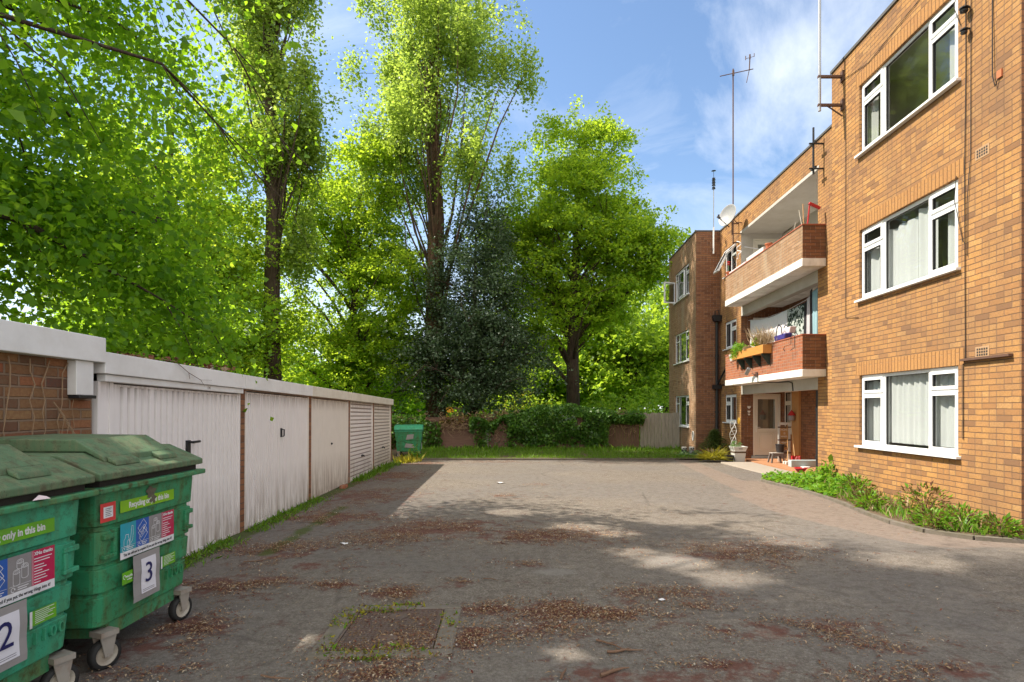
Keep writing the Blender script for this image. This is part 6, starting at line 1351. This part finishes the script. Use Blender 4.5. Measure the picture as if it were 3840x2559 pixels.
# ------------------------------------------------------------------ trees
def sample_ell(g, E, n, shell=2.0):
    """points in a union of ellipsoids (cx, cy, cz, rx, ry, rz), more of them towards the outside"""
    w = np.array([(e[3] * e[4] * e[5]) ** (2 / 3) for e in E]); k = g.choice(len(E), n, p=w / w.sum()); E = np.array(E)[k]
    d = g.normal(size=(n, 3)); d /= np.linalg.norm(d, axis=1)[:, None]; r = g.random(n) ** (1 / (1 + shell)); return E[:, :3] + d * E[:, 3:6] * r[:, None]
def tree(name, label, trunk, tr, E, nclus, per, cr, size, lm, bark, seed, limbs=26, gap=.0, gscale=.7, group='trees beyond the garages and fence', droop=.5, rise=.5, lr=.10, aspect=.75, twigs=1.0, shell=2.0, flat=.6, cat='tree', extra=None, bs=.6, sungaps=()):
    g = np.random.default_rng(seed); base = trunk[0]; t = thing(name, base, label, cat, group)
    c = sample_ell(g, E, nclus * 2, shell)
    ph = g.uniform(0, 6.28, 9); f = sum(np.sin(c[:, i % 3] * gscale * (1.5 + .6 * i) + c[:, (i + 1) % 3] * gscale * 1.3 + ph[i]) for i in range(5)) / 5
    c = c[f > gap - .15]
    nb = max(12, nclus // 21); bc = c[:nb]; k = g.integers(0, len(bc), nclus); s_ = bs * np.exp(g.normal(-.05, .35, len(bc)))[k][:, None]
    off = g.normal(size=(nclus, 3)) * s_; off[:, 2] *= .45 if flat < 1 else 1.6; c2 = bc[k] + off; c2[:, 2] -= .35 * s_[:, 0] * (off[:, :2] ** 2).sum(1) / s_[:, 0] ** 2 * .5
    c = np.concatenate([c2, c[nb:nb + nclus // 7]])
    if extra is not None: c = np.concatenate([c, extra])
    P = np.repeat(c, per, 0); o_ = g.normal(size=P.shape) * cr; o_[:, 2] *= flat; P = P + o_
    for gx, gy, gr in sungaps:
        q = P - np.array((gx, gy, 0)); s_ = np.array(SUN); d_ = np.linalg.norm(q - (q @ s_)[:, None] * s_, axis=1); P = P[d_ > gr * (1 + .3 * np.sin(P[:, 2] * 3 + P[:, 0] * 2))]
    leaves('crown', P, size, lm, t, seed=seed, droop=droop, aspect=aspect)
    mb = MB(); tp = [Vector(p) for p in trunk]; mb.tube(tp, tr, 12)
    tz = np.array([p.z for p in tp])
    def at(z): return Vector([np.interp(z, tz, [p[i] for p in tp]) for i in range(3)])
    def rad(z): return float(np.interp(z, tz, tr))
    idx = g.choice(len(c), min(limbs, len(c)), replace=False); ends = []
    for i in idx:
        e = Vector(c[i]); h = math.hypot(e.x - tp[-1].x, e.y - tp[-1].y); z0 = min(max(e.z - rise * h - g.uniform(.3, 1.2), tz[0] + .30 * (tz[-1] - tz[0]) * g.uniform(.4, 1)), tz[-1] * .97); z0 = min(z0, e.z)
        a = at(z0); m1 = a.lerp(e, .35) + Vector((g.normal(0, .1), g.normal(0, .1), .12 * h)); m2 = a.lerp(e, .7) + Vector((g.normal(0, .15), g.normal(0, .15), .10 * h)); r = min(rad(z0) * .55, lr * (.5 + .12 * (e - a).length)); mb.tube([a, m1, m2, e], [r, r * .7, r * .42, r * .12], 6); ends += [m1, m2, e]
    if ends and twigs:
        EA = np.array([tuple(e) for e in ends]); js = g.choice(len(c), min(int(limbs * 3 * twigs), len(c)), replace=False)
        for j in js:
            q = c[j]; d = np.linalg.norm(EA - q, axis=1); k = int(d.argmin())
            if .2 < d[k] < 3: a = Vector(EA[k]); e = Vector(q); m = a.lerp(e, .5) + Vector((g.normal(0, .08), g.normal(0, .08), .05)); mb.tube([a, m, e], [lr * .22, lr * .15, lr * .05], 4)
    build(mb, 'trunk', bark, t, smooth=True); return t
# near lime reaching over the garages from the left
near = [(-9.5, 3.6, 9.5, 4.6, 4.6, 5.5), (-9.3, 3.0, 14.5, 4.2, 4.7, 3.3), (-9.0, 6.0, 6.5, 2.8, 2.6, 3.2), (-7.2, 6.6, 4.3, 2.3, 2.2, 1.8), (-6.6, 8.3, 7.0, 1.6, 1.3, 1.4), (-7.6, 4.0, 6.0, 2.6, 3, 3.2), (-9.0, 6.3, 13.0, 3.2, 2.2, 3.6), (-5.6, 6.6, 3.0, 1.0, 1.2, .8)]
g = np.random.default_rng(200)
def spray(a, b, n, sag, sp, lo=.0):
    a, b = np.array(a), np.array(b); s = g.uniform(lo, 1, n); P = a + (b - a) * s[:, None]; P[:, 2] += .5 * np.sin(s * 3.14) - sag * g.random(n) * (.3 + s); P[:, :2] += g.normal(0, sp, (n, 2)) * (.35 + .65 * (1 - s))[:, None]; return P
ex = np.concatenate([spray((-6.5, 6.3, 4.4), (-4.0, 7.4, 2.9), 260, 1.0, .5), spray((-7.5, 7.0, 6.0), (-4.6, 8.0, 4.2), 260, 1.2, .5), spray((-7.5, 6.2, 8.2), (-4.3, 8.5, 6.2), 260, 1.5, .45), spray((-7.2, 6.8, 7.2), (-4.0, 8.0, 8.2), 110, .9, .4), spray((-7.0, 7.4, 9.0), (-4.4, 9.2, 9.4), 130, 1.2, .5), spray((-7, 5, 4.6), (-4.4, 6.4, 2.7), 120, .8, .45), spray((-6.5, 6, 3.8), (-4.5, 8.0, 2.6), 110, .6, .4), spray((-5, 3.2, 4.6), (-3.05, 3.05, 3.7), 26, .35, .12, .3), spray((-6, 4, 6), (-3.6, 4.2, 5.0), 60, .6, .3)])
tree('lime_tree', 'nearest leafy lime tree overhanging the garages from the left', [(-9.5, 4.2, -.2), (-9.4, 4.1, 4), (-9.5, 3.8, 9), (-9.3, 3.6, 15)], [.42, .34, .22, .06], near, 9000, 19, .25, .072, 'leaf_near', 'bark_dark', 11, limbs=60, gap=-.05, gscale=.6, droop=.9, rise=.2, lr=.10, extra=ex, aspect=.85, bs=.6, sungaps=[(*on_ground(px, py), r_) for px, py, r_ in ((655, 1480, .26), (1335, 1212, .36), (1410, 1228, .26), (1570, 1196, .5), (1650, 1190, .42), (1750, 1215, .4), (1555, 1292, .36), (1320, 1505, .14), (1830, 1245, .3), (2120, 1290, .4), (1180, 1178, .3), (1960, 1215, .36), (540, 1300, .2), (1460, 1270, .25), (1680, 1330, .3))])
nl = bpy.data.objects['lime_tree']; mb = MB()
for pts, rr_ in (([(-9.4, 4.2, 4.2), (-7.2, 4.5, 5.0), (-5.0, 5.2, 5.15), (-4.55, 7, 5.75), (-4.3, 7.8, 5.4), (-4.1, 8.4, 5.0)], [.06, .042, .026, .018, .012, .005]), ([(-9.4, 4.1, 6), (-6.4, 5.4, 6.9), (-4.9, 6.8, 7.2), (-4.2, 8.0, 6.6), (-3.8, 8.6, 5.6)], [.05, .032, .02, .012, .005]), ([(-9.4, 4.2, 3.0), (-7, 5, 3.8), (-5.4, 6, 3.5), (-4.4, 6.8, 2.8)], [.09, .06, .04, .01])):
    mb.tube(pts, rr_, 7)
    for k in range(2, len(pts)):
        a = Vector(pts[k]); mb.tube([a, a + Vector((.3, .5, -.3)), a + Vector((.5, .8, -.9))], [.011, .007, .003], 5); mb.tube([a, a + Vector((.2, .1, -.4)), a + Vector((.35, .3, -1.0))], [.009, .006, .002], 5)
build(mb, 'limb', 'bark_dark', nl, smooth=True)
tree('lime_tree', 'bright yellow green lime tree between the nearest lime and left poplar', [(-13.3, 21, -.2), (-13.2, 21, 4), (-13.4, 21, 9), (-13.2, 21, 13)], [.30, .24, .13, .04], [(-13.2, 21, 9, 3.0, 2.6, 4.6), (-12.4, 20.5, 5.5, 3.0, 2.4, 3.0), (-15.2, 21, 7, 2.5, 2.4, 4), (-11.3, 20.6, 7.8, 1.6, 1.6, 2.6), (-14.8, 20.5, 3.6, 3, 2, 1.6), (-11.6, 20.8, 3.6, 1.8, 1.6, 1.6)], 2900, 26, .17, .115, 'leaf_lime_bright', 'bark_dark', 12, limbs=46, gap=-.02, rise=.6, bs=.52)
tree('lime_tree', 'green lime tree low behind the garages left of the left poplar', [(-11.0, 17.2, -.2), (-11, 17.2, 3), (-11.1, 17.2, 6)], [.16, .12, .04], [(-11.0, 17.2, 4.2, 2.0, 1.8, 2.3), (-12.4, 17, 3.6, 1.8, 1.6, 1.8)], 1100, 24, .3, .10, 'leaf_lime', 'bark_dark', 13, limbs=22, rise=.5)
tree('lime_tree', 'distant green lime tree seen behind the bright yellow green lime', [(-20, 31, -.2), (-20, 31, 6), (-20, 31, 13)], [.35, .25, .06], [(-20, 31, 10, 5, 4, 6), (-22.5, 31, 6, 4, 3, 4), (-16.6, 30, 6, 3.2, 3, 5)], 2600, 20, .22, .16, 'leaf_lime', 'bark_dark', 14, limbs=36, rise=.6)
# poplars
def poplar(x, y, top, r, seed, label, tr, stems, lo, nclus, side=()):
    g = np.random.default_rng(seed); E = []
    for z in np.arange(lo, top, 1.5):
        s = (z - lo) / (top - lo); rr_ = r * (.55 + .75 * math.sin(min(1, s * 1.35 + .12) * 2.6))
        for q in range(3): a = g.uniform(0, 6.28); d = rr_ * g.uniform(.15, 1.25); E.append((x + d * math.cos(a), y + d * math.sin(a), z + g.uniform(-.5, .5), rr_ * g.uniform(.25, .5), rr_ * g.uniform(.25, .5), g.uniform(.9, 1.9)))
    E += [(x + a, y + b, z, q, q, 1.7) for a, b, z, q in side]
    t = tree('poplar_tree', label, [(x, y, -.2), (x - .1, y, 5), (x - .02, y, 10), (x - .25, y, 16), (x - .2, y, top * .92)], tr, E, nclus, 21, .15, .115, 'leaf_poplar', 'bark_brown' if seed % 2 else 'bark_red', seed, limbs=44, gap=-.02, gscale=.9, droop=.35, rise=2.6, lr=.045, shell=1.2, flat=2.1, twigs=.6, bs=.30)
    mb = MB()
    for k in range(stems):
        a = g.uniform(0, 6.28); z0 = g.uniform(4.5, 11); d = g.uniform(.4, 1.0) * r; h = g.uniform(5, 9); e = Vector((x + d * math.cos(a), y + d * math.sin(a), z0 + h))
        mb.tube([(x, y, z0 - .6), (x + d * .55 * math.cos(a), y + d * .55 * math.sin(a), z0 + h * .22), (x + d * .9 * math.cos(a), y + d * .9 * math.sin(a), z0 + h * .6), e], [.06, .045, .03, .008], 6)
    build(mb, 'limb', 'bark_brown', t, smooth=True)
    return t
poplar(-9.95, 22, 25, 1.4, 21, 'tall narrow poplar tree left, rising behind the garages', [.36, .30, .25, .17, .03], 9, 10.8, 2700, [(-1.0, .3, 9.5, .5), (1.1, .2, 9.5, .55), (1.2, .3, 12, .6), (-1.1, .3, 12, .55), (.9, .3, 7.6, .4)])
poplar(-4.25, 25.5, 27, 2.9, 22, 'tall poplar tree right with reddish bare trunk, above the dark evergreen', [.48, .42, .36, .24, .03], 9, 12.4, 3700, [(-2.6, .3, 12, .8), (-1.9, .3, 10.4, .7), (-3.3, .3, 14, .8), (1.7, .3, 12.5, .9), (2.1, .3, 10.4, .8), (2.4, .3, 8.6, .7), (2.6, .2, 14, .7), (-1.2, .3, 12.4, .5), (2.9, .3, 12, .5), (-3.6, .2, 16, .5)])
tree('lime_tree', 'fresh green lime tree between the two poplars', [(-8.2, 26, -.2), (-8.2, 26, 4), (-8.0, 26, 9), (-7.6, 26, 14)], [.22, .17, .11, .03], [(-8.0, 26, 11.2, 2.7, 2.3, 3.2), (-8.0, 26, 7, 3.6, 2.6, 3.4), (-6.2, 25.6, 8.5, 1.9, 2, 3.2), (-9.8, 26, 9.5, 1.6, 2, 3), (-7.4, 25.5, 3.4, 3.4, 2, 2.0), (-5.9, 25.6, 4.6, 2.2, 2, 2.6), (-9.5, 26, 4.2, 2.4, 2, 2.0)], 3100, 26, .17, .115, 'leaf_lime_bright', 'bark_dark', 31, limbs=60, gap=-.04, rise=.7, bs=.52)
tree('holly_tree', 'dark glossy evergreen tree beside the right poplar trunk', [(-2.5, 24.6, -.2), (-2.5, 24.6, 4), (-2.4, 24.6, 9)], [.20, .14, .03], [(-2.5, 24.6, 6.2, 1.9, 1.7, 2.8), (-2.3, 24.6, 3.6, 2.3, 1.9, 2.1), (-2.0, 24.6, 8.6, 1.0, 1.0, 1.8), (-3.8, 24.4, 3.8, 1.4, 1.3, 2.2), (-.8, 24.6, 3.4, 1.2, 1.3, 1.5), (-2.1, 24.6, 10.2, .5, .5, .9)], 2900, 24, .18, .088, 'leaf_holly', 'bark_dark', 32, limbs=50, gap=-.08, gscale=1.1, droop=.2, rise=.2)
tree('lime_tree', 'freestanding rounded lime tree left of the flats against the sky', [(2.0, 27, -.2), (1.95, 27, 4), (2.1, 27, 9), (2.5, 27, 14.5)], [.36, .29, .19, .04], [(2.4, 27, 13.9, 2.0, 1.8, 2.3), (2.3, 27, 11.5, 3.4, 2.6, 2.4), (2.4, 27, 8.8, 3.9, 2.8, 2.4), (4.6, 26.6, 9.2, 2.2, 1.8, 1.2), (5.6, 26.4, 8.2, 1.1, 1.0, .8), (3.6, 27, 6.6, 2.0, 1.8, 1.4), (-.6, 27, 8.2, 1.4, 1.5, 1.5), (-.9, 27, 10.0, 1.2, 1.3, 1.0), (5.9, 26.4, 9.4, .9, .9, .5), (.1, 27, 10.5, 1.5, 1.5, 1.6), (1.6, 27, 6.2, 2.6, 2.2, 1.6), (5.2, 26.4, 7.6, 1.0, 1.0, .7), (.2, 27, 5.2, 1.5, 1.5, 1.2), (4.3, 27, 12.0, 1.2, 1.2, .9)], 4000, 25, .17, .12, 'leaf_lime_bright', 'bark_dark', 33, limbs=70, gap=-.02, gscale=.85, rise=.7, bs=.55)
bgs = [(5.6, 34, 8.8, 3.0, 'leaf_back', 'bright round tree just left of the far bay'), (2.8, 38, 8.4, 3.4, 'leaf_back', 'bright tree behind the freestanding lime trunk'), (9.5, 40, 10.5, 3.5, 'leaf_back', 'bright tree half hidden behind the far bay'),
       (-.6, 36, 5.4, 2.4, 'leaf_back', 'small yellow green tree right of the evergreen foot'), (-14, 42, 4.6, 2.4, 'leaf_lime', 'low tree in the gap between poplar and lime'), (-24, 44, 11, 5, 'leaf_lime', 'far green tree behind the leftmost limes'),
       (-17, 55, 6, 3.4, 'leaf_lime', 'small far tree left across the park'), (-7, 62, 6.5, 4, 'leaf_lime', 'far park tree right of the right poplar'), (2, 70, 8, 5, 'leaf_lime', 'far park tree behind the ivy hedge'), (12, 62, 9, 5, 'leaf_lime', 'far park tree behind the grey gate'), (-30, 70, 9, 6, 'leaf_lime', 'most distant park tree on the left'), (-12, 80, 8, 6, 'leaf_lime', 'most distant park tree in the centre'), (-20, 38, 7, 3.6, 'leaf_back', 'leafy tree filling the gap left of the left poplar trunk'), (-10.5, 36, 5.6, 3.0, 'leaf_lime', 'leafy tree behind the trunk of the lime between the poplars'), (-1.2, 48, 9, 4.5, 'leaf_lime', 'tall park tree behind the dark evergreen'), (-15, 66, 9, 6, 'leaf_lime', 'broad park tree far behind the garage roofs'), (-38, 52, 11, 7, 'leaf_lime', 'broad park tree at the far left'), (7.5, 52, 8, 4.5, 'leaf_back', 'park tree behind the freestanding lime and far bay')]
for k, (x, y, h, r, m, lb) in enumerate(bgs):
    tree('park_tree', lb, [(x, y, -.26), (x, y, h * .4), (x + .2, y, h * .85)], [.22 + .01 * h, .18, .04], [(x, y, h * .66, r, r, h * .36), (x - r * .5, y, h * .5, r * .7, r * .7, h * .28), (x + r * .55, y, h * .42, r * .7, r * .7, h * .26)], 800, 15, r * .11, .16 + .0018 * y + .02, m, 'bark_dark', 300 + k, limbs=14, rise=.5, group='background trees in the park', twigs=.5)
g = np.random.default_rng(500); sl_ = ['yellow green bush right behind the ivy hedge', 'bright bush between the ivy and lime trunk', 'light green bush above the brown board fence', 'light green bush above the grey gate', 'dark bush by the poplar foot behind the bin']
for k, (x, y, rx, rz, m) in enumerate(((-.4, 29, 1.5, 1.5, 'leaf_yellow'), (1.0, 30, 1.3, 1.3, 'leaf_back'), (3.6, 25.5, 1.6, 1.3, 'leaf_back'), (5.9, 27.0, 1.5, 1.6, 'leaf_back'), (-6.2, 24.2, 1.6, 1.1, 'leaf_ivy'))):
    t = thing('bush', (x, y, -.26), sl_[k], 'bush', 'bushes behind the fence')
    c = sample_ell(g, [(x, y, rz * .7, rx, 1, rz), (x + rx * .6, y, rz * .5, rx * .6, .8, rz * .8), (x - rx * .6, y, rz * .45, rx * .6, .8, rz * .7)], 170, 1.5); P = np.repeat(c, 14, 0) + g.normal(size=(170 * 14, 3)) * .2; P = P[P[:, 2] > -.2]
    leaves('foliage', P, .13, m if m != 'leaf_yellow' else ['leaf_yellow', 'leaf_back', 'leaf_back'], t, seed=500 + k); mb = MB()
    for q in range(8): e = Vector(c[q * 7]); mb.tube([(x + .1 * math.cos(q), y, -.26), (x + .5 * (e.x - x), e.y, .4), e], [.03, .02, .006], 5)
    build(mb, 'stem', 'bark_dark', t)
# park things glimpsed through the trunks
t = thing('play_panel', (-8.6, 58, -.26), 'orange and brown play panel far away across the park', 'play panel')
mb = MB(); mb.box(-9.15, -6.9, 58, 58.1, .45, 1.75); build(mb, 'panel', 'rust_metal', t); mb = MB(); mb.lathe([(.01, -.06), (.52, -.06), (.52, 0), (.01, 0)], (-8.4, 57.99, 1.2), 16, axis='y'); build(mb, 'disc', 'park_orange', t)
mb = MB()
for x in (-9.1, -7.9, -6.95): mb.tube([(x, 58.05, -.26), (x, 58.05, 1.9)], .06, 6)
mb.box(-9.2, -6.9, 57.8, 57.88, .25, .33); build(mb, 'post', 'park_green', t)
t = thing('park_rail', (-2.3, 58, -.26), 'pale metal rail on green posts far across the park', 'railing')
mb = MB(); mb.tube([(-3.9, 58, 1.4), (-.6, 58, 1.4)], .09, 6); mb.tube([(-.6, 58, 1.5), (-.6, 58, .2)], .09, 6); build(mb, 'rail', 'rail_pale', t); mb = MB(); mb.box(-3.9, 1.5, 58.2, 58.25, -.26, 1.15); build(mb, 'panel', 'park_green', t)
